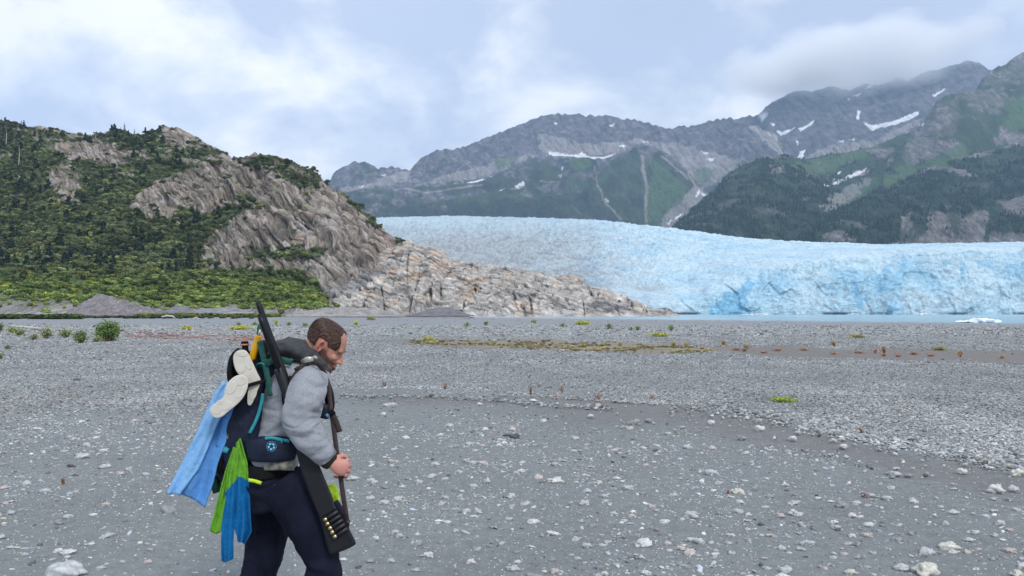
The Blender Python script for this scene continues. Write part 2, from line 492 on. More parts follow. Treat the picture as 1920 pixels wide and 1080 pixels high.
R4 = [(1470, 262, 4650), (1500, 236, 4700), (1535, 214, 4750), (1570, 214, 4750), (1600, 200, 4750), (1640, 196, 4750), (1680, 186, 4700), (1730, 176, 4700), (1780, 165, 4700)]
cols, Am, Ym, Xm, H, W, idx = terrain(590, 2150, 780, 2700, 5500, 330, ys=np.concatenate([np.linspace(2700, 3350, 40)[:-1], np.linspace(3350, 5060, 350)[:-1], np.linspace(5060, 5500, 22)]), base=60.0, ridges=[(M0, 1150, 700, 1.15), (M1, 620, 300, 1.0), (M2, 750, 300, 0.95), (M3, 600, 400, 0.9), (R2, 1100, 500, 1.2), (R3, 600, 250, 1.1), (R4, 900, 200, 1.0)])
gul = ridged(Xm / 170 + 0.2 * fbm(Xm / 400, Ym / 400, 0, 2, 71), Ym / 620, 0, 5, 70, 0.55)
crag = ridged(Xm / 75, Ym / 120, H / 160, 4, 75, 0.6)
ga = np.where(np.isin(idx, (4, 5, 6)), 0.55, 1.0); gn = 1.0 + 0 * H
qx, qy = proj(Xm, Ym, H)
for (x1, y1, x2, y2, s_) in ((1620, 232, 1722, 212, 9), (1029, 283, 1154, 290, 8), (1545, 345, 1624, 320, 8), (1457, 243, 1492, 240, 8), (1497, 243, 1527, 228, 8), (1492, 296, 1508, 280, 9), (1301, 366, 1322, 354, 9), (873, 336, 925, 331, 7)):
    vx, vy = x2 - x1, y2 - y1
    t_ = np.clip(((qx - x1) * vx + (qy - y1) * vy) / (vx * vx + vy * vy), 0, 1)
    gn = gn * (1 - 0.95 * np.exp(-(np.hypot(qx - x1 - t_ * vx, qy - y1 - t_ * vy) / (1.5 * s_))**2))
ga = ga * gn
H = H + (gul * 70 * ga + crag * 26 * ga) * (0.13 + 0.87 * W) - 34 * W
H = H + 12 * gn * fbm(Xm / 35, Ym / 50, 0, 3, 79)
P = np.stack([Xm, Ym, H], -1)
px, py = proj(Xm, Ym, H)
wx_ = 3.0 * fbm(Xm / 60, H / 50, Ym / 60, 3, 80); wy_ = 2.2 * fbm(Xm / 60, H / 50, Ym / 60, 3, 84)
fn = fbm(Xm / 120, H / 90, Ym / 150, 5, 90)
gx_, gy_ = np.gradient(H, axis=1) / np.gradient(Xm, axis=1), np.gradient(H, axis=0) / np.gradient(Ym, axis=0)
steep = np.hypot(gx_, gy_)
rock = np.array((0.110, 0.099, 0.116)) * (1 + 0.6 * fbm(Xm / 50, Ym / 50, H / 30, 4, 95))[..., None]
c = rock
scree = np.array((0.235, 0.215, 0.215))
c = mix(c, scree, 0.85 * sstep(0.90, 0.5, steep + 0.35 * fn))
# vegetation line descends with height, noisier on the middle spurs
hv = np.interp(px, [600, 900, 1100, 1400, 1450], [600, 640, 760, 640, 520])
green = sstep(0, 110, (hv + 420 * fn + 130 * gul + 90 * crag) - H + 170 * np.isin(idx, (2,)) - 0.05 * (px > 1300) * H)
gcol = np.array((0.040, 0.064, 0.036)) * (1 + 0.8 * fbm(Xm / 90, Ym / 90, 0, 3, 98))[..., None]
c = c * (1 - green[..., None]) + gcol * green[..., None]
forest = sstep(0, 90, np.interp(px, [600, 1000, 1200, 1300], [480, 520, 420, 300]) + 170 * fn + 40 * gul - H)
c = mix(c, (0.022, 0.036, 0.026), forest * 0.95)
def band(pts, w):
    """distance based mask along a polyline given in photo pixels"""
    X_, Y_ = px + wx_ * 0.7, py + wy_ * 0.7
    d = np.full(px.shape, 1e9)
    for (x1, y1), (x2, y2) in zip(pts[:-1], pts[1:]):
        vx, vy = x2 - x1, y2 - y1
        t = np.clip(((X_ - x1) * vx + (Y_ - y1) * vy) / (vx * vx + vy * vy), 0, 1)
        d = np.minimum(d, np.hypot(X_ - x1 - t * vx, Y_ - y1 - t * vy))
    return sstep(w, w * 0.4, d)
fr = (Ym < np.where(px > 1330, 6000, 5000))
vis = fr
# scree slopes, gullies and the bright avalanche fans
for poly in ([(1010, 250), (1060, 262), (1100, 270), (1150, 268), (1200, 262), (1260, 268), (1330, 285), (1390, 300), (1385, 330), (1320, 350), (1290, 325), (1265, 296), (1230, 276), (1195, 270), (1160, 285), (1110, 292), (1060, 290), (1015, 285)],
             [(880, 318), (940, 300), (990, 288), (1010, 288), (980, 302), (945, 318), (905, 332), (860, 342), (800, 345), (770, 350), (830, 330)],
             [(640, 352), (690, 345), (745, 322), (770, 322), (770, 332), (740, 345), (700, 352), (650, 358)],
             [(1400, 235), (1450, 250), (1475, 285), (1500, 300), (1500, 320), (1470, 300), (1440, 270)],
             [(1500, 298), (1560, 270), (1640, 262), (1720, 222), (1730, 228), (1660, 268), (1590, 292), (1530, 320)],
             [(1235, 420), (1262, 385), (1300, 352), (1330, 345), (1315, 375), (1285, 410), (1255, 428)]):
    c = mix(c, (0.30, 0.275, 0.27), 0.8 * inpoly(px + wx_ * 2, py + wy_ * 2, poly))
for pts, w in (([(1204, 292), (1206, 320), (1214, 350), (1210, 390), (1212, 415)], 4.5), ([(1115, 312), (1120, 345), (1135, 380), (1165, 412)], 2.2), ([(1240, 292), (1262, 310), (1290, 335)], 2.4), ([(1290, 325), (1302, 345), (1305, 352)], 2.5), ([(760, 352), (800, 362), (860, 352), (905, 346)], 2.0), ([(1010, 340), (1050, 342)], 1.5)):
    c = mix(c, (0.33, 0.29, 0.26), 0.85 * band(pts, w))
for poly in ([(1225, 300), (1265, 330), (1290, 350), (1280, 380), (1240, 410), (1215, 418), (1212, 370), (1222, 340)], [(1300, 318), (1340, 315), (1330, 340), (1305, 340)], [(930, 302), (970, 290), (965, 305), (935, 315)], [(1060, 292), (1100, 290), (1110, 310), (1080, 320)]):
    c = mix(c, (0.075, 0.135, 0.045), 0.75 * inpoly(px + wx_ * 2, py + wy_ * 2, poly))
SNOW = [[(1029, 279), (1052, 282), (1075, 285), (1091, 282), (1107, 289), (1130, 288), (1154, 284), (1130, 293), (1109, 296), (1087, 290), (1055, 287), (1029, 288)],
        [(873, 336), (900, 331), (925, 329), (923, 332), (898, 335), (875, 338)], [(1301, 368), (1313, 350), (1324, 354)], [(1038, 231), (1045, 233), (1041, 237)], [(1142, 238), (1150, 231), (1152, 233), (1145, 240)],
        [(934, 360), (948, 355), (950, 358), (938, 362)], [(966, 355), (983, 350), (984, 353), (970, 357)], [(1050, 316), (1057, 317), (1054, 321)], [(1048, 331), (1055, 329), (1053, 333)], [(1198, 266), (1218, 266), (1214, 269)],
        [(1158, 275), (1174, 273), (1170, 278)], [(1314, 290), (1328, 289), (1321, 294)], [(1324, 307), (1340, 303), (1336, 311)], [(1262, 408), (1280, 403), (1272, 409)], [(1250, 415), (1262, 411), (1257, 417)], [(1133, 372), (1137, 382), (1143, 390), (1136, 384)],
        [(712, 333), (725, 331), (722, 334)], [(672, 353), (682, 350), (680, 354)], [(1022, 292), (1030, 291), (1028, 295)],
        [(1618, 226), (1635, 232), (1650, 229), (1670, 225), (1698, 215), (1722, 207), (1722, 213), (1705, 222), (1672, 233), (1648, 237), (1635, 242)],
        [(1490, 297), (1501, 279), (1510, 276), (1505, 288), (1498, 301)], [(1456, 240), (1466, 244), (1492, 235), (1479, 244), (1463, 251)], [(1497, 240), (1509, 236), (1527, 224), (1522, 233), (1501, 246)],
        [(1606, 208), (1613, 209), (1610, 222), (1606, 220)], [(1420, 214), (1441, 213), (1430, 228)], [(1437, 246), (1455, 258), (1456, 261), (1440, 250)], [(1443, 232), (1454, 232), (1450, 236)], [(1492, 262), (1498, 263), (1495, 272)],
        [(1748, 180), (1772, 165), (1772, 169), (1752, 182)], [(1569, 265), (1584, 264), (1582, 268)], [(1592, 264), (1603, 261), (1602, 266)], [(1598, 181), (1614, 176), (1612, 181)], [(1588, 187), (1595, 184), (1594, 189)], [(1620, 168), (1640, 154), (1636, 164)]]
sn = polymask(qx + wx_ * 0.5, qy + wy_ * 0.4, SNOW)
c = mix(c, (0.86, 0.88, 0.92), sn)
me = grid_mesh("mountain_range", P, np.clip(c, 0.01, 1))
add_q(me, np.stack([Xm + 0.35 * H, Ym, H], -1), (1 - 0.55 * green) * (1 - sn))
m_mtn = mat_rock("far_mountain_rock", (0.030, 0.006, 0.010), 0.5, 1.5, 28.0, 0.045)
tag(link("mountain_range", me, m_mtn), kind="structure", label="distant range of bare rock, scree and green spurs with old snow patches")

# nearer forested mountain on the right
F0 = [(1240, 470, 2000), (1265, 428, 2300), (1300, 393, 2400), (1330, 368, 2500), (1358, 335, 2550), (1385, 314, 2600), (1415, 302, 2600), (1445, 294, 2600), (1480, 292, 2650), (1500, 297, 2650), (1525, 318, 2600), (1560, 350, 2500), (1600, 385, 2400)]
F1 = [(1460, 310, 3100), (1500, 300, 3200), (1550, 290, 3200), (1600, 282, 3200), (1640, 272, 3200), (1680, 256, 3200), (1710, 246, 3200), (1740, 240, 3200)]
F2 = [(1655, 330, 2800), (1690, 282, 2900), (1705, 262, 2950), (1722, 240, 3000), (1740, 215, 3000), (1755, 192, 3000), (1775, 178, 3000), (1800, 174, 3000), (1830, 168, 3000), (1870, 172, 3000), (1930, 160, 3000), (2200, 150, 3000)]
F3 = [(1530, 420, 1900), (1580, 395, 2000), (1640, 360, 2150), (1700, 335, 2250), (1760, 305, 2300), (1820, 290, 2350), (1870, 280, 2350), (1920, 262, 2350), (2000, 235, 2350), (2250, 200, 2350)]
F4 = [(1828, 172, 3350), (1840, 150, 3350), (1858, 133, 3350), (1872, 124, 3350), (1884, 122, 3350), (1900, 108, 3350), (1920, 97, 3350), (1960, 78, 3350), (2100, 60, 3350), (2250, 60, 3350)]
F5 = [(1500, 470, 1500), (1560, 448, 1560), (1640, 436, 1600), (1700, 405, 1650), (1780, 392, 1650), (1850, 378, 1700), (1920, 372, 1700), (2250, 350, 1700)]
cols, Am, Ym, Xm, H, W, idx = terrain(1215, 2200, 620, 1180, 3700, 340, [(F0, 1250, 350, 1.05), (F1, 700, 300, 1.0), (F2, 620, 300, 0.95), (F3, 900, 300, 1.0), (F4, 700, 300, 1.0), (F5, 330, 300, 0.8)], 20.0)
gul = ridged(Xm / 130 + 0.3 * fbm(Xm / 300, Ym / 300, 0, 2, 171), Ym / 420, 0, 5, 170, 0.5)
crag = ridged(Xm / 45, Ym / 70, H / 80, 4, 175, 0.6)
cliffm = sstep(0.05, 0.4, fbm(Xm / 160, Ym / 300, H / 200, 3, 178)) * (idx == 5)
H = H + (gul * 34 + crag * 8) * (0.10 + 0.9 * W) - 14 * W + crag * 16 * cliffm
H = H + 4 * fbm(Xm / 16, Ym / 25, 0, 3, 179)
P = np.stack([Xm, Ym, H], -1)
px, py = proj(Xm, Ym, H)
wx_ = 3.5 * fbm(Xm / 40, H / 40, Ym / 40, 3, 180); wy_ = 3.0 * fbm(Xm / 40, H / 40, Ym / 40, 3, 184)
fn = fbm(Xm / 90, H / 80, Ym / 120, 5, 190)
grassy = np.array((0.038, 0.064, 0.028)) * (1 + 0.5 * fbm(Xm / 60, Ym / 60, 0, 3, 198))[..., None]
dark = np.array((0.026, 0.046, 0.028))
rockc = np.array((0.185, 0.168, 0.165)) * (1 + 0.5 * fbm(Xm / 25, Ym / 25, H / 15, 4, 195))[..., None]
fo = sstep(-0.35, 0.35, fn + (py - 300) / 130)            # forest density, grows downhill
fo = np.where(idx == 3, np.maximum(fo, sstep(250, 320, py + 40 * fn)), fo)
rk = sstep(0.25, 0.65, fn * 0.9 + crag * 0.25 + sstep(330, 210, py) * 0.18 - 0.08) * (1 - 0.6 * (py > 330))
for poly, w in (([(1690, 300), (1700, 265), (1730, 220), (1762, 190), (1800, 180), (1800, 215), (1790, 250), (1745, 270), (1720, 300), (1700, 315)], 0.4),
             ([(1800, 180), (1840, 170), (1885, 175), (1880, 200), (1830, 205)], 0.6), ([(1835, 165), (1860, 135), (1900, 110), (1925, 100), (1925, 145), (1860, 160)], 0.5), ([(1700, 270), (1740, 245), (1755, 290), (1712, 312)], 0.8),
             ([(1545, 440), (1580, 432), (1610, 450), (1600, 462), (1540, 462)], 0.9), ([(1690, 405), (1712, 402), (1705, 430), (1690, 430)], 0.8), ([(1740, 400), (1775, 400), (1790, 440), (1820, 462), (1700, 465), (1735, 440)], 0.9),
             ([(1800, 415), (1830, 395), (1855, 395), (1850, 430), (1840, 462), (1800, 462)], 0.9), ([(1870, 378), (1925, 370), (1925, 405), (1880, 400)], 0.85), ([(1860, 440), (1925, 438), (1925, 465), (1850, 465)], 0.85), ([(1560, 462), (1625, 460), (1900, 450), (1900, 470), (1560, 470)], 0.7)):
    ins = inpoly(px + wx_ * 2.2, py + wy_ * 2.2, poly)
    rk = np.maximum(rk, w * ins * sstep(-0.5, 0.0, crag + fn * 0.6)); fo = fo * (1 - 0.85 * ins)
for poly in ([(1730, 305), (1770, 280), (1800, 272), (1830, 275), (1800, 298), (1760, 312), (1722, 322)], [(1600, 350), (1680, 320), (1720, 300), (1720, 325), (1660, 350), (1620, 365)], [(1545, 375), (1600, 345), (1650, 340), (1620, 375), (1560, 395)], [(1880, 190), (1925, 180), (1925, 240), (1890, 250)], [(1480, 310), (1580, 290), (1670, 262), (1600, 300), (1540, 330)]):
    ins = inpoly(px + wx_ * 3, py + wy_ * 3, poly)
    grassy = mix(grassy, (0.072, 0.128, 0.040), ins * 0.9); fo = fo * (1 - 0.9 * ins); rk = rk * (1 - 0.8 * ins)
c = grassy * (1 - 0.0 * fo[..., None])
c = mix(c, dark, fo * 0.7)
c = c * (1 - rk[..., None]) + rockc * rk[..., None]
c = mix(c, (0.26, 0.25, 0.24), 0.8 * inpoly(px + wx_ * 2, py + wy_ * 2, [(1535, 385), (1580, 355), (1625, 332), (1640, 338), (1600, 368), (1550, 400)]))
sn = polymask(px + wx_ * 0.4, py + wy_ * 0.3, [[(1545, 347), (1579, 336), (1594, 328), (1608, 321), (1624, 315), (1622, 321), (1587, 338), (1551, 350)], [(1569, 322), (1577, 321), (1573, 326)], [(1559, 337), (1567, 334), (1563, 339)], [(1655, 254), (1661, 252), (1659, 255)], [(1725, 236), (1733, 229), (1731, 236)]])
c = mix(c, (0.86, 0.88, 0.92), sn)
me = grid_mesh("forested_mountain", P, np.clip(c, 0.008, 1))
add_q(me, np.stack([Xm + 0.3 * H, Ym, H], -1), np.clip(rk + 0.35, 0, 1) * (1 - sn))
m_mtn2 = mat_rock("near_mountain", (0.075, 0.012, 0.020), 0.45, 1.5, 11.0, 0.11)
tag(link("forested_mountain", me, m_mtn2), kind="structure", label="dark green forested mountainside with cliffs rising behind the right of the glacier")

def leafy_instance(nt, base_kind, seed, count, leaf, mat, inner=0.72):
    """geometry of one small tree or shrub: a core plus loose leaf faces"""
    N, L = nt.nodes, nt.links
    if base_kind == 'cone':
        bs = N.new("GeometryNodeMeshCone"); bs.inputs["Vertices"].default_value = 7
        bs.inputs["Radius Top"].default_value = 0.02; bs.inputs["Radius Bottom"].default_value = 0.21; bs.inputs["Depth"].default_value = 1.0
        src = bs.outputs["Mesh"]
    else:
        bs = N.new("GeometryNodeMeshIcoSphere"); bs.inputs["Radius"].default_value = 0.5; bs.inputs["Subdivisions"].default_value = 3
        nz = N.new("ShaderNodeTexNoise"); nz.noise_dimensions = '4D'; nz.inputs["W"].default_value = seed * 3.7; nz.inputs["Scale"].default_value = 3.2; nz.inputs["Detail"].default_value = 3
        sb = N.new("ShaderNodeVectorMath"); sb.operation = 'SUBTRACT'; sb.inputs[1].default_value = (0.5, 0.5, 0.5)
        sc = N.new("ShaderNodeVectorMath"); sc.operation = 'SCALE'; sc.inputs["Scale"].default_value = 0.9
        sp = N.new("GeometryNodeSetPosition")
        L.new(nz.outputs["Color"], sb.inputs[0]); L.new(sb.outputs[0], sc.inputs[0]); L.new(bs.outputs["Mesh"], sp.inputs["Geometry"]); L.new(sc.outputs[0], sp.inputs["Offset"])
        src = sp.outputs["Geometry"]
    core = N.new("GeometryNodeTransform"); core.inputs["Scale"].default_value = (inner, inner, 0.95 * (inner if base_kind != 'cone' else 1))
    L.new(src, core.inputs["Geometry"])
    dp = N.new("GeometryNodeDistributePointsOnFaces"); dp.inputs["Density"].default_value = count; dp.inputs["Seed"].default_value = seed
    L.new(src, dp.inputs["Mesh"])
    gr = N.new("GeometryNodeMeshGrid"); gr.inputs["Size X"].default_value = leaf; gr.inputs["Size Y"].default_value = leaf * 0.7; gr.inputs["Vertices X"].default_value = 2; gr.inputs["Vertices Y"].default_value = 2
    rv = N.new("FunctionNodeRandomValue"); rv.data_type = 'FLOAT_VECTOR'; rv.inputs["Min"].default_value = (-1.0, -1.0, 0); rv.inputs["Max"].default_value = (1.0, 1.0, 6.28); rv.inputs["Seed"].default_value = seed
    rs = N.new("FunctionNodeRandomValue"); rs.data_type = 'FLOAT'; rs.inputs[2].default_value = 0.5; rs.inputs[3].default_value = 1.5
    ip = N.new("GeometryNodeInstanceOnPoints")
    L.new(dp.outputs["Points"], ip.inputs["Points"]); L.new(gr.outputs["Mesh"], ip.inputs["Instance"]); L.new(rv.outputs["Value"], ip.inputs["Rotation"]); L.new(rs.outputs[1], ip.inputs["Scale"])
    re = N.new("GeometryNodeRealizeInstances"); L.new(ip.outputs[0], re.inputs[0])
    jn = N.new("GeometryNodeJoinGeometry"); L.new(re.outputs[0], jn.inputs[0]); L.new(core.outputs[0], jn.inputs[0])
    tr = N.new("GeometryNodeTransform"); tr.inputs["Translation"].default_value = (0, 0, 0.0 if base_kind == 'cone' else 0.3)
    L.new(jn.outputs[0], tr.inputs["Geometry"])
    sm = N.new("GeometryNodeSetMaterial"); sm.inputs["Material"].default_value = mat
    L.new(tr.outputs[0], sm.inputs["Geometry"])
    return sm.outputs[0]

def stone_instance(nt, seed, mat, sub=2, squash=(1, 0.78, 0.55), amp=0.5):
    N, L = nt.nodes, nt.links
    bs = N.new("GeometryNodeMeshIcoSphere"); bs.inputs["Radius"].default_value = 0.5; bs.inputs["Subdivisions"].default_value = sub
    nz = N.new("ShaderNodeTexNoise"); nz.noise_dimensions = '4D'; nz.inputs["W"].default_value = seed * 2.3; nz.inputs["Scale"].default_value = 1.6; nz.inputs["Detail"].default_value = 2
    sb = N.new("ShaderNodeVectorMath"); sb.operation = 'SUBTRACT'; sb.inputs[1].default_value = (0.5, 0.5, 0.5)
    sc = N.new("ShaderNodeVectorMath"); sc.operation = 'SCALE'; sc.inputs["Scale"].default_value = amp
    sp = N.new("GeometryNodeSetPosition")
    L.new(nz.outputs["Color"], sb.inputs[0]); L.new(sb.outputs[0], sc.inputs[0]); L.new(bs.outputs["Mesh"], sp.inputs["Geometry"]); L.new(sc.outputs[0], sp.inputs["Offset"])
    tr = N.new("GeometryNodeTransform"); tr.inputs["Scale"].default_value = squash
    L.new(sp.outputs[0], tr.inputs["Geometry"])
    ss = N.new("GeometryNodeSetShadeSmooth"); L.new(tr.outputs[0], ss.inputs["Geometry"])
    sm = N.new("GeometryNodeSetMaterial"); sm.inputs["Material"].default_value = mat
    L.new(ss.outputs[0], sm.inputs["Geometry"])
    return sm.outputs[0]

def scatter(name, pts, scl, rot, col, makers, mat, label):
    pts = np.asarray(pts); n = len(pts)
    me = bpy.data.meshes.new(name)
    me.vertices.add(n); me.vertices.foreach_set("co", pts.astype(np.float32).ravel())
    for nm, arr in (("scl", scl), ("rot", rot)):
        a = me.attributes.new(nm, 'FLOAT_VECTOR', 'POINT'); a.data.foreach_set("vector", np.asarray(arr, np.float32).ravel())
    set_col(me, col)
    a = me.attributes.new("vid", 'INT', 'POINT'); a.data.foreach_set("value", rng.integers(0, len(makers), n).astype(np.int32))
    me.update()
    o = link(name, me, mat)
    nt = bpy.data.node_groups.new(name + "_nodes", 'GeometryNodeTree')
    nt.interface.new_socket("Geometry", in_out='INPUT', socket_type='NodeSocketGeometry')
    nt.interface.new_socket("Geometry", in_out='OUTPUT', socket_type='NodeSocketGeometry')
    N, L = nt.nodes, nt.links
    gi = N.new("NodeGroupInput"); go = N.new("NodeGroupOutput")
    gti = N.new("GeometryNodeGeometryToInstance")
    for mk in makers: L.new(mk(nt), gti.inputs[0])
    def na(nm, t):
        x = N.new("GeometryNodeInputNamedAttribute"); x.data_type = t; x.inputs["Name"].default_value = nm
        return x.outputs["Attribute"]
    ip = N.new("GeometryNodeInstanceOnPoints")
    ip.inputs["Pick Instance"].default_value = True
    L.new(gi.outputs[0], ip.inputs["Points"]); L.new(gti.outputs[0], ip.inputs["Instance"])
    L.new(na("vid", 'INT'), ip.inputs["Instance Index"]); L.new(na("rot", 'FLOAT_VECTOR'), ip.inputs["Rotation"]); L.new(na("scl", 'FLOAT_VECTOR'), ip.inputs["Scale"])
    L.new(ip.outputs[0], go.inputs[0])
    md = o.modifiers.new("scatter", 'NODES'); md.node_group = nt
    return tag(o, label=label, kind="stuff")

m_leaf_i = mat_terrain("foliage_scattered", scales=(0.8,), amt=0.35, bump=0, rough=0.85, inst=True, spec=0.15)

# the wood on that mountain
fo_v = (fo**1.6 * (1 - rk) * (py < 475) * sstep(-0.3, 0.3, fbm(Xm / 45, H / 30, Ym / 60, 3, 199))).ravel(); Pf = P.reshape(-1, 3)
area = (Ym.ravel() / 2500.0)**1
pr = fo_v * area; pr /= pr.sum()
k = rng.choice(len(Pf), 26000, p=pr)
tp = Pf[k] + rng.normal(size=(len(k), 3)) * (5, 6, 0)
hh = rng.uniform(5, 12, len(k)) * (0.7 + 0.5 * rng.random(len(k)))
tp[:, 2] += hh * 0.0 - 1
scl = np.stack([hh * rng.uniform(0.9, 1.4, len(k)), hh * rng.uniform(0.9, 1.4, len(k)), hh], 1)
rot = np.zeros((len(k), 3)); rot[:, 2] = rng.uniform(0, 6.28, len(k))
tc_ = np.array((0.036, 0.060, 0.034)) * rng.uniform(0.5, 1.6, (len(k), 1)) * (1, rng.uniform(0.9, 1.1), 1)
scatter("distant_forest", tp, scl, rot, tc_, [lambda nt, s=s: leafy_instance(nt, 'cone', s, 60, 0.16, m_leaf_i, 0.85) for s in range(3)], m_leaf_i,
        "distant dark conifer forest covering the mountainside behind the glacier")
# ------------------------------------------------------------ glacier
GT = [(600, 416, 1900), (695, 412, 1900), (720, 413, 1900), (760, 412, 1900), (800, 411, 1900), (860, 410, 1850), (900, 412, 1800), (950, 413, 1700), (1000, 415, 1600), (1050, 416, 1500), (1100, 419, 1400), (1150, 422, 1300), (1200, 428, 1200), (1250, 433, 1120), (1290, 438, 1080), (1350, 446, 1020), (1420, 453, 960),
      (1480, 457, 930), (1560, 460, 900), (1600, 461, 890), (1640, 464, 880), (1700, 463, 880), (1800, 461, 880), (1920, 459, 880), (2400, 452, 880)]
cols = np.linspace(640, 2400, 860)
cols = np.concatenate([np.linspace(640, 1930, 800), np.linspace(1935, 2400, 90)])
a = (cols - 960) / FPX
w = np.array([ray(*q) for q in GT]); aa = w[:, 0] / w[:, 1]
Dg = np.interp(a, aa, w[:, 1]); Zg = np.interp(a, aa, w[:, 2])
yc = np.interp(cols, [600, 900, 1100, 1200, 1290, 1370, 1450, 1560, 1700, 1920, 2400], [575, 570, 560, 556, 550, 522, 500, 484, 474, 469, 465])     # photo row of the cliff's lip
Y0 = 586 + 10 * noise3(cols / 160.0, 0.3, 0, 201)
lip0 = (583 - yc) / FPX * Y0 + CAMZ
lip = lip0 + (6 * noise3(cols / 45.0, 0.5, 0, 203) + 3 * noise3(cols / 14.0, 0.5, 0, 204)) * sstep(1250, 1400, cols)
nr1, nr2 = 90, 230
tt1 = np.linspace(0, 1, nr1); tt2 = np.linspace(0, 1, nr2)[1:]**1.25
T1 = tt1[:, None]; T2 = tt2[:, None]
# cliff rows, leaning back a little; then the rising ice surface
Zc = WZ - 2 + (lip - WZ + 2)[None, :] * T1
Yc = Y0[None, :] + 10 * T1**1.5 + 26 * T1**6 * sstep(1500, 1200, cols)[None, :]
Ys = (Y0 + 36 * sstep(1500, 1200, cols) + 10 * sstep(1200, 1500, cols))[None, :] * 1.0
Yt = Yc[-1:, :] + (Dg[None, :] - Yc[-1:, :]) * T2
# height along the surface follows a sight line that rises steadily from the lip row to the crest row
el0 = ((lip0 - CAMZ) / Yc[-1]); el1 = (Zg - CAMZ) / Dg
Zt = CAMZ + Yt * (el0[None, :] + (el1 - el0)[None, :] * (1 - (1 - T2)**1.35))
Zt = Zt + (lip - lip0)[None, :] * np.exp(-T2 * 45)
# beyond the crest
Tb = np.linspace(0, 1, 8)[1:, None]
Yb = Dg[None, :] + 260 * Tb; Zb = Zg[None, :] - 130 * Tb**1.2
Yg = np.concatenate([Yc, Yt, Yb]); Zg2 = np.concatenate([Zc, Zt, Zb])
Xg = a[None, :] * Yg
cl = np.concatenate([np.ones((nr1, 1)) * 1.0, np.exp(-T2 * 70), Tb * 0]) * np.ones_like(Yg)
crest = np.concatenate([np.ones((nr1, 1)), (1 - T2**6), Tb * 0]) * np.ones_like(Yg)
pxg = np.tile(cols, (Yg.shape[0], 1))
# crevassed surface: blades of ice running across the flow
wv = 9 * fbm(Xg / 60, Yg / 90, 0, 3, 210)
se1 = ridged((Xg + Yg * 0.55 + wv) / 26, (Yg - 0.4 * Xg) / 80, 0, 4, 212, 0.55)
se2 = ridged((Xg - 0.25 * Yg) / 60, (Yg + wv) / 42, 0, 4, 216, 0.55)
rough_a = 0.35 + 0.65 * sstep(1500, 1150, pxg)
amp = np.clip(Yg / 700, 0.9, 2.2)
se3 = ridged((Xg + Yg * 0.3) / 11, (Yg - 0.3 * Xg) / 24, 0, 3, 219, 0.6)
dz = (se1 * 5.2 + se2 * 4.2 + se3 * 2.9) * amp * rough_a
dz = dz * np.concatenate([np.zeros(nr1), sstep(0, 0.09, tt2), np.ones(7)])[:, None] * (0.25 + 0.75 * crest) + (1 - crest) * (se1 * 1.6 + se3 * 2.4)
Zg2 = Zg2 + dz
# cliff relief: pillars, alcoves and small ledges
pil = ridged(Xg / 15 + 0.2 * noise3(Xg / 9, Zg2 / 9, 0, 230), (Zg2 + 0.3 * Xg) / 30, 0, 4, 222, 0.55)
alc = fbm(Xg / 45, Zg2 / 50, 0, 3, 226)
led = ridged(Xg / 13, Zg2 / 7, 0, 3, 228, 0.5)
F1w, F2w, idw = worley(Xg / 12, Zg2 / 16 + 7, Yg * 0 + 0.5, 231)
Yg = Yg - cl * ((pil * 2.6 + alc * 5.0 + (idw - 0.5) * 2.6) * sstep(1.0, 0.6, np.clip(Zg2 / lip[None, :], 0, 1)) + led * 1.0)
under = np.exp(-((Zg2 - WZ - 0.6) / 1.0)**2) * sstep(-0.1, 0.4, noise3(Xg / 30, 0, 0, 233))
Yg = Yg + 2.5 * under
P = np.stack([Xg, Yg, Zg2], -1)
px, py = proj(Xg, Yg, Zg2)
white = np.array((0.58, 0.75, 0.835)); blue = np.array((0.43, 0.67, 0.81)); deep = np.array((0.22, 0.52, 0.76)); grey = np.array((0.46, 0.49, 0.50)); dirt = np.array((0.20, 0.20, 0.20))
nb = fbm(Xg / 40, Zg2 / 22, Yg / 90, 4, 240)
c = mix(np.ones(px.shape + (3,)) * white, blue, sstep(-0.45, 0.65, nb - 0.25 * (1 - cl)))
crev = sstep(0.15, -0.35, np.where(cl > 0.9, pil, np.minimum(se1, se2) * 0.6 + se3 * 0.4))
c = mix(c, deep, crev * (0.34 - 0.16 * cl))
c = mix(c, deep, 0.22 * cl * sstep(0.55, 0.9, idw) * sstep(-0.2, 0.5, nb))
for poly, s in (([(1330, 592), (1345, 570), (1365, 550), (1400, 530), (1425, 535), (1400, 560), (1410, 592)], 0.75), ([(1605, 520), (1615, 515), (1618, 580), (1608, 585)], 0.6), ([(1655, 495), (1668, 500), (1665, 515), (1655, 512)], 0.6), ([(1690, 490), (1702, 490), (1700, 502), (1692, 500)], 0.6), ([(1790, 490), (1805, 490), (1800, 530), (1794, 520)], 0.6),
                ([(1825, 490), (1870, 492), (1865, 502), (1830, 502)], 0.5), ([(1085, 495), (1120, 490), (1130, 530), (1105, 545)], 0.55), ([(1640, 515), (1700, 518), (1690, 590), (1640, 590)], 0.28)):
    c = mix(c, deep, s * inpoly(px + 9 * nb + 7 * fbm(Xg / 9, Zg2 / 9, 0, 3, 246), py + 10 * fbm(Xg / 11, Zg2 / 11, 0, 3, 247), poly))
left = sstep(1180, 860, px - (py - 420) * 0.9 + 60 * nb)
gm = left * sstep(415, 460, py + 12 * nb)
c = mix(c, grey, 0.95 * gm)
c = mix(c, dirt, np.clip(gm * 1.2, 0, 1) * sstep(0.5, 0.05, np.minimum(np.minimum(se1, se2), se3)) * 0.9)
c = mix(c, (0.44, 0.50, 0.53), 0.45 * sstep(1250, 1000, px) * (1 - cl))
ds = ridged((Xg + Yg * 0.3) / 16, Yg / 18, Zg2 / 9, 3, 250)
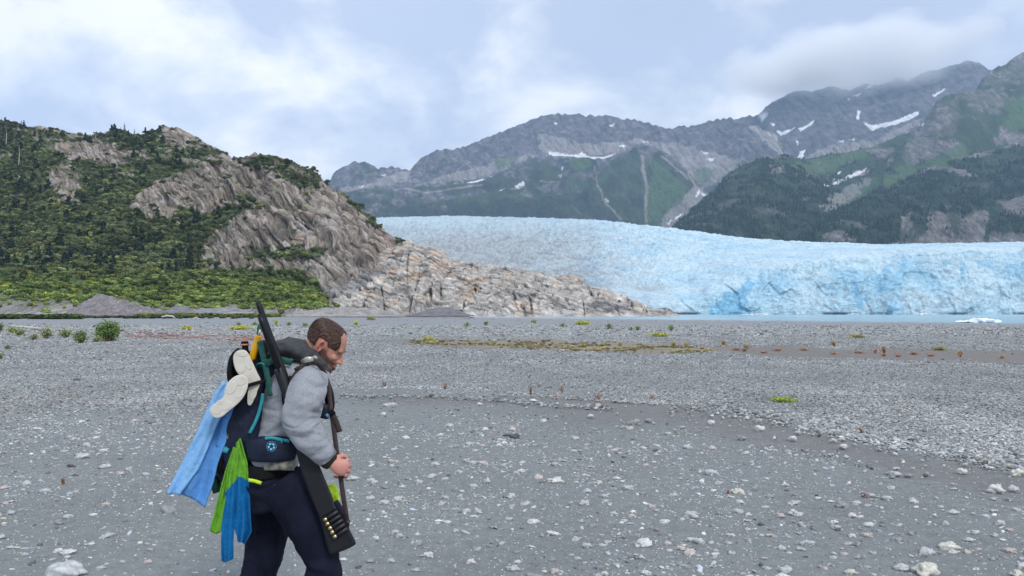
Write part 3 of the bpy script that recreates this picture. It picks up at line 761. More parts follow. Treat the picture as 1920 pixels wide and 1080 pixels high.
c = mix(c, (0.30, 0.30, 0.28), 0.55 * sstep(0.62, 0.85, ds) * sstep(0.1, 0.6, fbm(Xg / 70, Zg2 / 30, 0, 3, 252) + 0.4 * sstep(1300, 1000, px)))
ls = sstep(0.72, 0.9, ridged(Xg / 6, Zg2 / 40, 0, 2, 254))
c = mix(c, (0.10, 0.36, 0.50), 0.45 * cl * ls * sstep(0.1, 0.5, fbm(Xg / 25, Zg2 / 14, 0, 2, 256)))
c = mix(c, (0.05, 0.08, 0.09), 0.8 * under)  # shade of the undercut at the waterline, painted into the ice colour
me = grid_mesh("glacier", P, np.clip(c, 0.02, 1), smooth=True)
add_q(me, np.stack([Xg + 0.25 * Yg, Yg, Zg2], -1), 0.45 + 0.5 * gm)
m_ice = mat_rock("glacier_ice", (0.10, 0.035, 0.16), 0.78, 1.10, 3.6, 0.35, 0.6)
tag(link("glacier", me, m_ice), kind="structure", label="pale blue glacier with a crevassed surface and an ice cliff at the lake")

# ------------------------------------------------------------ rocky hill on the left
L1 = [(-420, 170, 700), (-200, 200, 690), (-60, 222, 670), (0, 226, 660), (25, 232, 655), (60, 240, 650), (95, 241, 650), (118, 242, 650), (150, 252, 650), (175, 256, 650), (198, 252, 645), (215, 246, 645), (240, 247, 640), (262, 254, 640), (280, 246, 640), (300, 241, 640), (322, 240, 640), (345, 243, 640), (365, 254, 640), (385, 268, 640), (410, 280, 640), (432, 293, 640), (470, 330, 640), (520, 380, 640)]
L2 = [(200, 420, 480), (240, 385, 490), (270, 362, 500), (320, 330, 515), (360, 310, 525), (400, 301, 530), (440, 292, 530), (480, 290, 525), (515, 294, 520), (545, 304, 520), (572, 312, 520), (590, 322, 515), (605, 338, 510), (632, 355, 505), (655, 372, 500), (680, 390, 495), (700, 410, 490), (722, 430, 485), (745, 451, 480), (765, 466, 478), (790, 490, 472), (820, 530, 465), (850, 580, 460)]
L3 = [(60, 350, 560), (90, 322, 575), (115, 310, 585), (145, 308, 585), (165, 330, 575), (185, 370, 560)]
L4 = [(-420, 420, 430), (-100, 440, 420), (0, 455, 420), (90, 440, 425), (200, 455, 430), (300, 470, 430), (400, 490, 425), (470, 520, 415), (560, 540, 410), (620, 560, 405)]
cols, Am, Ym, Xm, H, W, idx = terrain(-150, 880, 700, 225, 760, 330, [(L1, ([-420, 200, 400, 880], [330, 320, 260, 200]), 160, 1.15), (L2, ([200, 450, 700, 850], [110, 130, 90, 50]), 90, 0.80), (L3, 60, 40, 0.8), (L4, ([-420, 300, 620], [190, 130, 60]), 200, 1.35)], -0.6, ys=np.concatenate([np.linspace(225, 355, 60)[:-1], np.linspace(355, 535, 300)[:-1], np.linspace(535, 665, 130)[:-1], np.linspace(665, 760, 8)]))
base_m = sstep(-0.5, 8, H)
domew = (idx == 1) * sstep(300, 420, cols)[None, :]
# strata of the dome, curving down towards the right
q = (Xm + 170) * 0.72 + H * 0.85 + 0.0022 * (H - 40)**2 + 6 * fbm(Xm / 45, Ym / 45, H / 45, 3, 300)
lq = q / 7.0; fq = lq - np.floor(lq); stepq = (sstep(0, 0.22, fq) - fq) * domew
strat = (ridged(q / 5.2, (Xm * 0.5 - H * 0.6) / 40, Ym / 120, 4, 302, 0.6) - 0.38) * 2.2
blk1, blk2, bid = worley(Xm / 9, Ym / 11, H / 8, 305)
rg = ridged(Xm / 45, Ym / 55, 0, 5, 308, 0.55)
nz = fbm(Xm / 16, Ym / 16, H / 12, 4, 312)
H = H + base_m * ((0.2 + 0.8 * W) * (rg * (7 - 5 * domew) - 3) + nz * 2.2 + (strat * 1.7 + (bid - 0.5) * 1.6 - 1.6 * sstep(0.14, 0.0, blk2 - blk1)) * (0.35 + 0.65 * domew))
Yd = Ym - base_m * (strat * 1.6 + stepq * 2.6 + nz * 1.2)
P = np.stack([Xm, Yd, H], -1)
px, py = proj(Xm, Yd, H)
w1 = fbm(Xm / 14, H / 10, Ym / 14, 4, 320); w2 = fbm(Xm / 14, H / 10, Ym / 14, 4, 325)
X2, Y2 = px + 14 * w1, py + 11 * w2
rk = np.zeros(px.shape)
for poly in ([(60, 236), (118, 238), (200, 262), (250, 268), (300, 235), (345, 235), (440, 285), (437, 300), (400, 296), (330, 275), (315, 285), (290, 300), (230, 312), (190, 302), (140, 300), (100, 275), (66, 258)],
             [(92, 325), (118, 308), (142, 312), (152, 345), (150, 378), (118, 372), (88, 350)],
             [(240, 378), (290, 345), (345, 318), (400, 300), (470, 300), (560, 322), (640, 370), (725, 432), (790, 480), (850, 560), (620, 575), (590, 535), (560, 545), (470, 545), (430, 520), (372, 482), (400, 440), (385, 425), (300, 412), (262, 402)],
             [(295, 425), (335, 425), (330, 455), (302, 450)], [(372, 478), (430, 468), (480, 520), (470, 548), (430, 540), (390, 505)]):
    rk = np.maximum(rk, inpoly(X2, Y2, poly))
vg = 1 - rk
for poly in ([(385, 402), (430, 382), (478, 368), (485, 385), (440, 402), (430, 425), (385, 440), (340, 470), (295, 455), (285, 425), (330, 402), (352, 385)], [(452, 296), (500, 300), (548, 312), (560, 326), (520, 322), (470, 312)],
             [(470, 472), (540, 462), (602, 470), (604, 480), (545, 484), (500, 488), (460, 492)], [(235, 300), (300, 282), (380, 270), (425, 292), (400, 300), (330, 322), (250, 345)], [(505, 325), (545, 330), (600, 345), (600, 352), (545, 345)], [(60, 240), (100, 252), (180, 258), (180, 268), (100, 262)], [(500, 520), (560, 512), (600, 530), (590, 565), (480, 560)],
             [(180, 250), (215, 240), (270, 250), (300, 244), (310, 275), (240, 285), (190, 262)]):
    vg = np.maximum(vg, inpoly(X2, Y2, poly))
vg = vg * sstep(-0.35, -0.05, fbm(Xm / 12, Ym / 14, H / 9, 4, 330) + 0.25 * (px < 330) + 0.35 * (py > 380) + 0.5 * (py > 500)) * base_m
vg = np.maximum(vg, 0.45 * sstep(0.25, 0.55, fbm(Xm / 12, Ym / 12, H / 4, 4, 333)) * base_m * (px < 600))
vg = np.where((py > 505) & (px < 560 + 20 * w1), np.maximum(vg, 0.95 * base_m), vg)
rockc = np.array((0.215, 0.180, 0.150)) * (1 + 0.35 * strat + 0.45 * w2)[..., None]
rockc = mix(rockc, (0.42, 0.39, 0.36), 0.6 * sstep(0.3, 0.9, strat + 0.7 * w1))
rockc = mix(rockc, (0.095, 0.085, 0.078), 0.6 * sstep(-0.1, -0.8, strat + 0.3 * w2))
rockc = mix(rockc, (0.07, 0.065, 0.06), 0.6 * sstep(0.10, 0.0, blk2 - blk1))
rockc = mix(rockc, (0.20, 0.17, 0.10), 0.5 * sstep(0.1, 0.6, w1) * (py < 400))
rockc = mix(rockc, (0.30, 0.23, 0.18), 0.5 * sstep(680, 720, px + 10 * w1))
gdark = np.array((0.082, 0.108, 0.048)); glight = np.array((0.12, 0.18, 0.045))
gl = sstep(495, 545, py + 12 * w2) 
veg = gdark * (1 - gl[..., None]) + glight * gl[..., None]
veg = mix(veg, (0.10, 0.11, 0.04), 0.35 * sstep(0.1, 0.6, w2))
c = rockc * (1 - vg[..., None]) + veg * vg[..., None]
c = mix(c, (0.30, 0.29, 0.28), (1 - base_m) * 0.9)
me = grid_mesh("rocky_hill", P, np.clip(c, 0.01, 1))
add_q(me, np.stack([q, Xm * 0.66 - H * 0.75, Ym], -1), (1 - 0.8 * vg))
m_hill = mat_rock("weathered_rock", (0.75, 0.07, 0.07), 0.28, 1.7, 1.5, 1.1)
tag(link("rocky_hill", me, m_hill), kind="structure", label="banded rock hill half covered with green scrub on the left")
hill_P, hill_vg, hill_px, hill_py, hill_gl = P, vg, px, py, gl

# scrub on the hill
wgt = (vg**1.5 * (H > 0.2)).ravel() * (Ym.ravel() / 400)
wgt = wgt * np.where(py.ravel() > 495, 1.5, 1.0) * (px.ravel() > -60) * (px.ravel() < 800)
wgt /= wgt.sum()
k = rng.choice(wgt.size, 19000, p=wgt)
tp = P.reshape(-1, 3)[k] + rng.normal(size=(len(k), 3)) * (1.6, 1.6, 0)
lowm = sstep(490, 540, py.ravel()[k])
sz = (rng.uniform(1.0, 3.2, len(k)) * (1 - lowm) + rng.uniform(1.2, 3.2, len(k)) * lowm)
tall = (rng.random(len(k)) < 0.02) & (px.ravel()[k] < 420) & (lowm < 0.5)
scl = np.stack([sz * rng.uniform(0.8, 1.35, len(k)), sz * rng.uniform(0.8, 1.35, len(k)), sz * rng.uniform(0.45, 0.8, len(k))], 1)
rot = np.zeros((len(k), 3)); rot[:, 2] = rng.uniform(0, 6.28, len(k)); rot[:, :2] = rng.normal(size=(len(k), 2)) * 0.15
big = fbm(tp[:, 0] / 22, tp[:, 1] / 22, tp[:, 2] / 15, 3, 340)[:, None]
cd = np.array((0.185, 0.225, 0.105)) * (1 + 0.6 * big); cl_ = np.array((0.23, 0.30, 0.085)) * (1 + 0.35 * big)
tcx = cd * (1 - lowm[:, None]) + cl_ * lowm[:, None]
tcx = tcx * rng.uniform(0.6, 1.45, (len(k), 1))
yl = (rng.random(len(k)) + 0.8 * fbm(tp[:, 0] / 14, tp[:, 1] / 14, tp[:, 2] / 10, 3, 344) > 0.78)[:, None]
tcx = np.where(yl, tcx * (1.4, 1.2, 1.0), tcx)
scatter("hillside_scrub", tp, scl, rot, tcx, [lambda nt, s=s: leafy_instance(nt, 'ball', s, 55, 0.17, m_leaf_i, 0.80) for s in range(4)], m_leaf_i,
        "dense green alder scrub growing over the hillside and its foot")
kk = k[tall]
tp2 = P.reshape(-1, 3)[kk]; n2_ = len(kk)
hh = rng.uniform(4, 8.5, n2_)
tp2[:, 2] += hh * 0.0 - 0.3
scatter("hillside_conifers", tp2, np.stack([hh * 1.3, hh * 1.3, hh], 1), np.stack([0 * hh, 0 * hh, hh * 9], 1), np.array((0.022, 0.040, 0.020)) * rng.uniform(0.7, 1.5, (n2_, 1)),
        [lambda nt, s=s: leafy_instance(nt, 'cone', s + 9, 90, 0.14, m_leaf_i, 0.8) for s in range(3)], m_leaf_i, "small dark conifers standing among the scrub of the hillside")

# ------------------------------------------------------------ bare rock outcrop in front of the ice
OC = [(560, 590, 425), (590, 565, 428), (612, 545, 430), (640, 522, 438), (668, 503, 444), (700, 485, 450), (722, 470, 455), (745, 458, 458), (770, 454, 458), (795, 462, 458), (808, 466, 455), (828, 470, 455), (845, 486, 452), (872, 492, 450), (905, 496, 450), (940, 502, 450), (965, 508, 450), (990, 508, 450), (1020, 516, 450), (1050, 518, 450), (1075, 520, 450), (1092, 528, 450), (1108, 544, 450), (1125, 540, 450), (1150, 552, 450), (1172, 560, 450), (1190, 566, 450), (1205, 572, 450), (1218, 583, 450), (1232, 583, 448), (1250, 580, 448), (1262, 586, 446), (1275, 592, 446)]
O2 = [(560, 592, 405), (600, 578, 410), (650, 562, 412), (700, 555, 412), (760, 548, 412), (800, 556, 412), (850, 545, 412), (900, 536, 414), (950, 540, 414), (1000, 548, 414), (1060, 560, 414), (1100, 566, 416), (1140, 572, 418), (1180, 585, 420), (1200, 592, 420)]
cols, Am, Ym, Xm, H, W, idx = terrain(545, 1300, 560, 388, 520, 210, [(OC, 60, 60, 0.75), (O2, 16, 30, 0.55)], -2.2, ys=np.concatenate([np.linspace(388, 466, 230)[:-1], np.linspace(466, 520, 24)]))
bm = sstep(-2.1, 2.5, H)
q = H * 0.95 + (Xm + 60) * 0.30 + Ym * 0.15 + 2.5 * fbm(Xm / 22, Ym / 22, H / 22, 3, 400)
lay = q / 2.6; fl = lay - np.floor(lay); stepd = sstep(0.0, 0.25, fl) - fl
B1, B2, Bi = worley((Xm + 0.8 * H) / 10 + 0.5 * lay, Ym / 10, (H - 0.25 * Xm) / 3.6, 405)
C1, C2, Ci = worley(Xm / 15, Ym / 14, H / 12, 407)
rg = ridged(Xm / 24, Ym / 24, 0, 5, 410, 0.6)
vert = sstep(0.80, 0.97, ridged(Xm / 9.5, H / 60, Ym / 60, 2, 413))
H = H + bm * ((0.15 + 0.85 * W) * (rg * 3.6 - 1.2) + stepd * 1.5 + (Bi - 0.5) * 1.7 + (Ci - 0.5) * 2.2 * (0.2 + 0.8 * W) - 1.3 * sstep(0.14, 0.0, B2 - B1))
Yd = Ym - bm * (stepd * 1.6 + (Bi - 0.5) * 2.0) + bm * vert * 3.5 * (H < 14)
P = np.stack([Xm, Yd, H], -1)
px, py = proj(Xm, Yd, H)
w1 = fbm(Xm / 9, Ym / 9, H / 7, 4, 420); w2 = fbm(Xm / 12, Ym / 9, H / 7, 4, 425)
c = np.array((0.46, 0.43, 0.395)) * (1 + 0.40 * w1 + 0.35 * (Bi - 0.5))[..., None]
ora = sstep(0.0, 0.5, w2 + 0.45 * np.exp(-((px - 790) / 110)**2 - ((py - 490) / 35)**2) + 0.3 * np.exp(-((px - 900) / 90)**2 - ((py - 525) / 25)**2) + 0.2 * np.exp(-((px - 1060) / 60)**2 - ((py - 522) / 10)**2) - 0.25)
c = mix(c, (0.60, 0.45, 0.33), 0.75 * ora)
c = mix(c, (0.60, 0.585, 0.56), 0.7 * sstep(0.3, 0.8, fbm(Xm / 5, Ym / 5, H / 2, 3, 428)))
c = mix(c, (0.15, 0.145, 0.145), 0.45 * sstep(0.10, 0.0, B2 - B1))
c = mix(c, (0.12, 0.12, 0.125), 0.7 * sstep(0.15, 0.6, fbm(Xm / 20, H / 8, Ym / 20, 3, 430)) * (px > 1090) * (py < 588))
c = mix(c, (0.29, 0.285, 0.28), 0.9 * inpoly(px + 12 * w1, py + 8 * w2, [(585, 560), (640, 518), (700, 490), (735, 490), (720, 520), (650, 545), (600, 575)]))
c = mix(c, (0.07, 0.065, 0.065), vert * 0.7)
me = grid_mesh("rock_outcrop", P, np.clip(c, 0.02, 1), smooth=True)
add_q(me, np.stack([q, Xm * 0.95 - H * 0.3, Ym], -1), 0.8 + 0 * H)
m_oc = mat_rock("outcrop_rock", (0.9, 0.14, 0.14), 0.40, 1.45, 1.0, 1.8)
m_mound = mat_terrain("mound_rock", scales=(0.8, 3.5), amt=0.28, bump=1.0, bump_scale=1.2, dist=0.5, rough=0.92, spec=0.2)
tag(link("rock_outcrop", me, m_oc), kind="structure", label="ice-scraped outcrop of broken grey and orange rock between the hill and the glacier")

# low mounds at the edge of the flat
def mound(name, pts, wf, wb_, p, x0, x1, y0, y1, colr, seed, label, rough=1.0, mat=None):
    cols, Am, Ym, Xm, H, W, idx = terrain(x0, x1, 130, y0, y1, 60, [(pts, wf, wb_, p)], -0.4)
    b = sstep(-0.4, 0.6, H)
    H = H + b * rough * (0.8 * ridged(Xm / 5, Ym / 6, 0, 4, seed) + 0.35 * fbm(Xm / 1.5, Ym / 1.5, 0, 3, seed + 5))
    w = fbm(Xm / 3, Ym / 3, H / 1.5, 4, seed + 9)
    c = np.array(colr) * (1 + 0.4 * w)[..., None]
    return tag(link(name, grid_mesh(name, np.stack([Xm, Ym, H], -1), np.clip(c, 0.02, 1)), mat or m_mound), kind="structure", label=label)
mound("rock_mound", [(140, 583, 232), (160, 570, 236), (178, 559, 238), (195, 556, 238), (215, 562, 238), (235, 570, 236), (262, 577, 234), (285, 584, 232)], 20, 18, 0.8, 125, 305, 205, 262, (0.25, 0.23, 0.235), 440, "low purple-grey rock hump at the foot of the green hillside", 1.7)
m_gravel = mat_terrain("gravel_heap", scales=(1.5, 8.0), amt=0.15, bump=0.6, bump_scale=6, dist=0.15, rough=0.95, spec=0.2)
mound("gravel_mound", [(308, 584, 250), (322, 577, 252), (338, 574, 253), (352, 577, 252), (366, 584, 250)], 14, 12, 1.0, 300, 375, 230, 268, (0.19, 0.19, 0.20), 450, "small grey gravel mound at the left edge of the flat", 0.35, m_gravel)
mound("gravel_mound", [(770, 590, 330), (795, 584, 333), (818, 578, 335), (845, 577, 335), (862, 584, 333), (880, 590, 330)], 16, 14, 1.0, 760, 890, 305, 352, (0.17, 0.17, 0.185), 460, "dark grey gravel mound in front of the orange and grey outcrop", 0.35, m_gravel)
mound("gravel_mound", [(365, 585, 262), (385, 579, 264), (420, 577, 264), (445, 578, 264), (465, 584, 262)], 14, 12, 1.0, 355, 475, 242, 280, (0.24, 0.24, 0.25), 470, "long low gravel mound in front of the scrub belt", 0.35, m_gravel)
mound("gravel_mound", [(560, 588, 300), (600, 580, 303), (650, 577, 305), (700, 580, 305), (740, 588, 303)], 16, 14, 1.0, 550, 750, 278, 322, (0.33, 0.315, 0.30), 480, "wide pale rubble apron at the foot of the outcrop", 1.0)
# ------------------------------------------------------------ air
def vol_box(name, x0, x1, y0, y1, z0, z1):
    V = [(x, y, z) for z in (z0, z1) for y in (y0, y1) for x in (x0, x1)]
    F = [(0, 2, 3, 1), (4, 5, 7, 6), (0, 1, 5, 4), (2, 6, 7, 3), (0, 4, 6, 2), (1, 3, 7, 5)]
    return mesh_np(name, V, F, smooth=False)
m_haze = bpy.data.materials.new("air_haze"); m_haze.use_nodes = True
nt = m_haze.node_tree; nt.nodes.clear()
oo = nt.nodes.new("ShaderNodeOutputMaterial"); pv = nt.nodes.new("ShaderNodeVolumePrincipled")
pv.inputs["Color"].default_value = (0.54, 0.76, 1.0, 1); pv.inputs["Density"].default_value = 0.000085; pv.inputs["Anisotropy"].default_value = 0.1
nt.links.new(pv.outputs[0], oo.inputs["Volume"])
tag(link("haze", vol_box("haze", -6300, 6300, -6300, 6300, -7.5, 1900), m_haze), kind="stuff", label="thin blue air between the camera and the far mountains")

# cloud bank caught on the right-hand summits
m_cloud = bpy.data.materials.new("cloud_vapour"); m_cloud.use_nodes = True
nt = m_cloud.node_tree; N, L = nt.nodes, nt.links; N.clear()
oo = N.new("ShaderNodeOutputMaterial"); pv = N.new("ShaderNodeVolumePrincipled")
pv.inputs["Color"].default_value = (1.0, 1.0, 1.0, 1); pv.inputs["Anisotropy"].default_value = 0.0
tcn = N.new("ShaderNodeTexCoord")
ln = N.new("ShaderNodeVectorMath"); ln.operation = 'LENGTH'
nz = N.new("ShaderNodeTexNoise"); nz.inputs["Scale"].default_value = 2.6; nz.inputs["Detail"].default_value = 5; nz.inputs["Roughness"].default_value = 0.55
L.new(tcn.outputs["Object"], ln.inputs[0]); 
geo = N.new("ShaderNodeNewGeometry"); mp = N.new("ShaderNodeMapping"); mp.inputs["Scale"].default_value = (0.0011, 0.0011, 0.0019)
L.new(geo.outputs["Position"], mp.inputs["Vector"]); L.new(mp.outputs[0], nz.inputs["Vector"])
ma = N.new("ShaderNodeMath"); ma.operation = 'MULTIPLY_ADD'; ma.inputs[1].default_value = 1.5; 
L.new(nz.outputs["Fac"], ma.inputs[0])
sb = N.new("ShaderNodeMath"); sb.operation = 'MULTIPLY'; sb.inputs[1].default_value = -1.0
L.new(ln.outputs["Value"], sb.inputs[0]); L.new(sb.outputs[0], ma.inputs[2])       # 1.5 n - r
mr = N.new("ShaderNodeMapRange"); mr.interpolation_type = 'SMOOTHSTEP'
mr.inputs["From Min"].default_value = -0.25; mr.inputs["From Max"].default_value = 0.55; mr.inputs["To Min"].default_value = 0.0; mr.inputs["To Max"].default_value = 0.011
L.new(ma.outputs[0], mr.inputs["Value"]); L.new(mr.outputs[0], pv.inputs["Density"]); L.new(pv.outputs[0], oo.inputs["Volume"])
def cloud(px_, py_, Y, rx, ry, rz, tilt, label):
    bm = bmesh.new(); bmesh.ops.create_icosphere(bm, subdivisions=3, radius=1.0)
    me = bpy.data.meshes.new("cloud"); bm.to_mesh(me); bm.free()
    o = link("cloud", me, m_cloud); o.location = ray(px_, py_, Y); o.scale = (rx, ry, rz); o.rotation_euler = (0, tilt, 0)
    return tag(o, kind="stuff", label=label)
cloud(1600, 112, 4950, 1050, 420, 290, R(-9), "soft pale cloud resting on the right-hand summits")

# ------------------------------------------------------------ glacier lake ice
def lump(sub, seed, amp, freq, squash):
    bm = bmesh.new(); bmesh.ops.create_icosphere(bm, subdivisions=sub, radius=0.5)
    V = np.array([v.co[:] for v in bm.verts])
    n = V / np.linalg.norm(V, axis=1)[:, None]
    d = fbm(n[:, 0] * freq + seed * 5.3, n[:, 1] * freq, n[:, 2] * freq, 3, seed % 40)
    f1, f2, idn = worley(n[:, 0] * 1.4 + seed, n[:, 1] * 1.4, n[:, 2] * 1.4, seed % 50)
    V = V * (1 + amp * d + 0.25 * amp * (idn - 0.5))[:, None] * np.array(squash)
    for v, c in zip(bm.verts, V): v.co = c
    me = bpy.data.meshes.new("lump"); bm.to_mesh(me); bm.free()
    return me
m_berg = mat_plain("white_ice", (0.82, 0.87, 0.90), rough=0.5, amt=0.05, scale=3, bump=0.5, bump_scale=3, dist=0.1)
me = lump(4, 3, 0.9, 2.2, (1, 0.6, 0.45))
for p in me.polygons: p.use_smooth = False
bx, by, bz = ray(1841, 606, 186)
o = link("iceberg", me, m_berg); o.location = (bx, by, WZ + 0.05); o.scale = (7.6, 5.0, 3.6)
tag(o, "small white iceberg floating by the shore below the ice cliff", "iceberg")
for px_, py_, Y, s, lab in ((1420, 590, 560, 6, "blue ice block at the waterline near the middle of the ice cliff"), (1600, 590, 560, 8, "long low ice block at the waterline below the deep blue cliff streaks"), (1735, 590, 555, 9, "blue-grey floe below the right part of the ice cliff")):
    o = link("ice_block", me, m_berg); q = ray(px_, py_, Y); o.location = (q[0], q[1], WZ); o.scale = (s * 2.2, s, s * 0.45)
    o.rotation_euler[2] = px_
    tag(o, lab, "ice block", "ice blocks along the foot of the ice cliff")

# ------------------------------------------------------------ gravel (uncountable) 
m_stone_i = mat_terrain("pebble", scales=(14.0, 60.0), amt=0.16, bump=0.4, bump_scale=90, dist=0.004, rough=0.9, inst=True, spec=0.25)
pts = []; sizes = []
def throw(n, y0, y1, s0, s1, power, wfun):
    """n stones over the view wedge between two depths, log-normal-ish size"""
    Y = np.sqrt(rng.uniform(y0 * y0, y1 * y1, n)); X = (rng.uniform(-1, 1, n) * 0.74) * Y
    px, py, cover, wet, chan, bar, far = layout(X, Y)
    keep = rng.random(n) < wfun(cover, bar, wet, chan, far, px, py)
    X, Y = X[keep], Y[keep]
    s = s0 + (s1 - s0) * rng.random(len(X))**power
    pts.append(np.stack([X, Y, gz(X, Y)], 1)); sizes.append(s)
throw(150000, 4.0, 12, 0.006, 0.020, 2.0, lambda c, b, w, ch, f, px, py: np.clip(c * 1.6, 0.06, 1))
throw(130000, 4.0, 16, 0.016, 0.060, 2.6, lambda c, b, w, ch, f, px, py: np.clip(c**1.3 * 0.8, 0.014, 1))
throw(170000, 9, 26, 0.016, 0.062, 2.6, lambda c, b, w, ch, f, px, py: np.clip(c**2 * 1.1, 0.006, 1))
throw(120000, 24, 55, 0.035, 0.11, 2.8, lambda c, b, w, ch, f, px, py: np.clip(c**2 * 1.0, 0.003, 1))
throw(60000, 50, 130, 0.10, 0.28, 2.5, lambda c, b, w, ch, f, px, py: np.clip(c**2 * 0.9, 0.002, 1))
throw(2500, 60, 230, 0.15, 0.45, 2.0, lambda c, b, w, ch, f, px, py: 0.35)
# the pebble line that edges the sand channel
t = rng.random(5200); ex = 640 + t * 1330
ey = bandline(ex, BAR_LO) + rng.normal(size=len(ex)) * (2 + 7 * (ex > 1250)) + 2 + np.where((ex < 1150) & (rng.random(len(ex)) < 0.45), 17, 0)
Yq = CAMZ * FPX / np.maximum(ey - 583, 20); Xq = (ex - 960) / FPX * Yq
sp_ = rng.uniform(0.02, 0.075, len(ex)) * (0.7 + 0.6 * (rng.random(len(ex)) < 0.2))
pts.append(np.stack([Xq, Yq, gz(Xq, Yq)], 1)); sizes.append(sp_)
pts = np.concatenate(pts); sizes = np.concatenate(sizes)
n = len(pts)
out = (shore(pts[:, 0], pts[:, 1]) < -3)
pts, sizes = pts[out], sizes[out]; n = len(pts)
el = rng.uniform(0.8, 1.35, (n, 1))
scl = sizes[:, None] * np.concatenate([el, rng.uniform(0.7, 1.1, (n, 1)), rng.uniform(0.55, 1.05, (n, 1))], 1)
pts[:, 2] += scl[:, 2] * 0.5 * rng.uniform(-0.1, 0.38, n)
rot = rng.normal(size=(n, 3)) * (0.18, 0.18, 0); rot[:, 2] = rng.uniform(0, 6.28, n)
br = np.clip(rng.normal(0.47, 0.12, n), 0.10, 0.75)
br *= 1 - 0.26 * sstep(9, 14, pts[:, 1])
br *= 1 + 0.25 * fbm(pts[:, 0] / 2, pts[:, 1] / 3, 0, 3, 530)
dk = rng.random(n) < 0.16
br[dk] *= 0.4
hue = rng.normal(size=(n, 1)) * 0.05
pc = br[:, None] * (np.array((0.975, 1.0, 0.99)) + hue * np.array((1, 0.1, -1)))
scatter("gravel", pts, scl, rot, pc, [lambda nt, s=s: stone_instance(nt, s + 1, m_stone_i, 2, ((1, 0.8, 0.5), (1, 0.7, 0.6), (1, 0.9, 0.4), (0.9, 0.8, 0.62), (1.1, 0.6, 0.45), (1, 0.8, 0.7))[s], 0.7) for s in range(6)], m_stone_i,
        "pale grey pebbles and gravel strewn in bands over the flat")
print("pebbles", n)

# ------------------------------------------------------------ single stones
def mat_stone(name, c, amt=0.2):
    return mat_plain(name, c, rough=0.88, amt=amt, scale=5, bump=0.6, bump_scale=22, dist=0.02, spec=0.3)
SM = {"pale": mat_stone("pale_stone", (0.56, 0.575, 0.58)), "white": mat_stone("whitish_stone", (0.72, 0.72, 0.70)), "grey": mat_stone("grey_stone", (0.36, 0.37, 0.37)), "dark": mat_stone("dark_stone", (0.13, 0.135, 0.14)), "pink": mat_stone("pinkish_stone", (0.60, 0.54, 0.51)), "cream": mat_stone("cream_stone", (0.70, 0.68, 0.60))}
stone_me = []
for s in range(10):
    sq = [(1, 0.8, 0.55), (1, 0.75, 0.7), (1, 0.85, 0.42), (1, 0.65, 0.5), (1, 0.9, 0.62)][s % 5]
    sm_ = lump(3, 11 + s * 7, (0.45, 0.75)[s % 2], 1.3, sq)
    for p in sm_.polygons: p.use_smooth = True
    stone_me.append(sm_)
smesh = {}
def stone(px_, py_, w, kind, seed, label=None, lift=0.22):
    """py_ is the row of the stone's middle"""
    Y = CAMZ * FPX / (py_ + w * 0.18 - 583)
    size = w / FPX * Y
    x, y = (px_ - 960) / FPX * Y, Y
    key = (seed % 10, kind)
    if key not in smesh:
        m2 = stone_me[seed % 10].copy(); m2.materials.clear(); m2.materials.append(SM[kind]); smesh[key] = m2
    o = bpy.data.objects.new("stone", smesh[key]); COL.objects.link(o)
    sc_ = size / 1.05
    o.scale = (sc_, sc_ * 0.9, sc_ * 0.95)
    o.location = (x, y, float(gz(x, y)) + sc_ * 0.5 * lift)
    r_ = random.Random(seed * 31 + int(px_))
    o.rotation_euler = (r_.uniform(-.15, .15), r_.uniform(-.12, .12), r_.choice((0, math.pi)) + r_.uniform(-.5, .5))
    g = "stones lying on the gravel flat"
    rowd = "nearest gravel" if py_ > 960 else ("middle of the flat" if py_ > 820 else "farther gravel")
    cold = ("at the far left", "left of the man", "just right of the man", "right of centre", "well to the right", "at the far right")[min(5, int(px_ // 320))]
    szd = "small " if w < 11.5 else ("fist-sized " if w < 14 else "larger ")
    tag(o, label or (szd + {"pale": "pale grey", "white": "whitish", "grey": "mid-grey", "dark": "dark", "pink": "pinkish", "cream": "cream"}[kind] + " stone on the " + rowd + " " + cold) or {"pale": "pale grey stone half sunk in the dark gravel", "white": "whitish stone lying on the dark gravel", "grey": "mid-grey stone lying on the gravel flat", "dark": "dark stone lying on the gravel flat", "pink": "pinkish pale stone lying on the gravel", "cream": "cream-coloured stone lying on the gravel"}[kind], "stone", g)
    return o
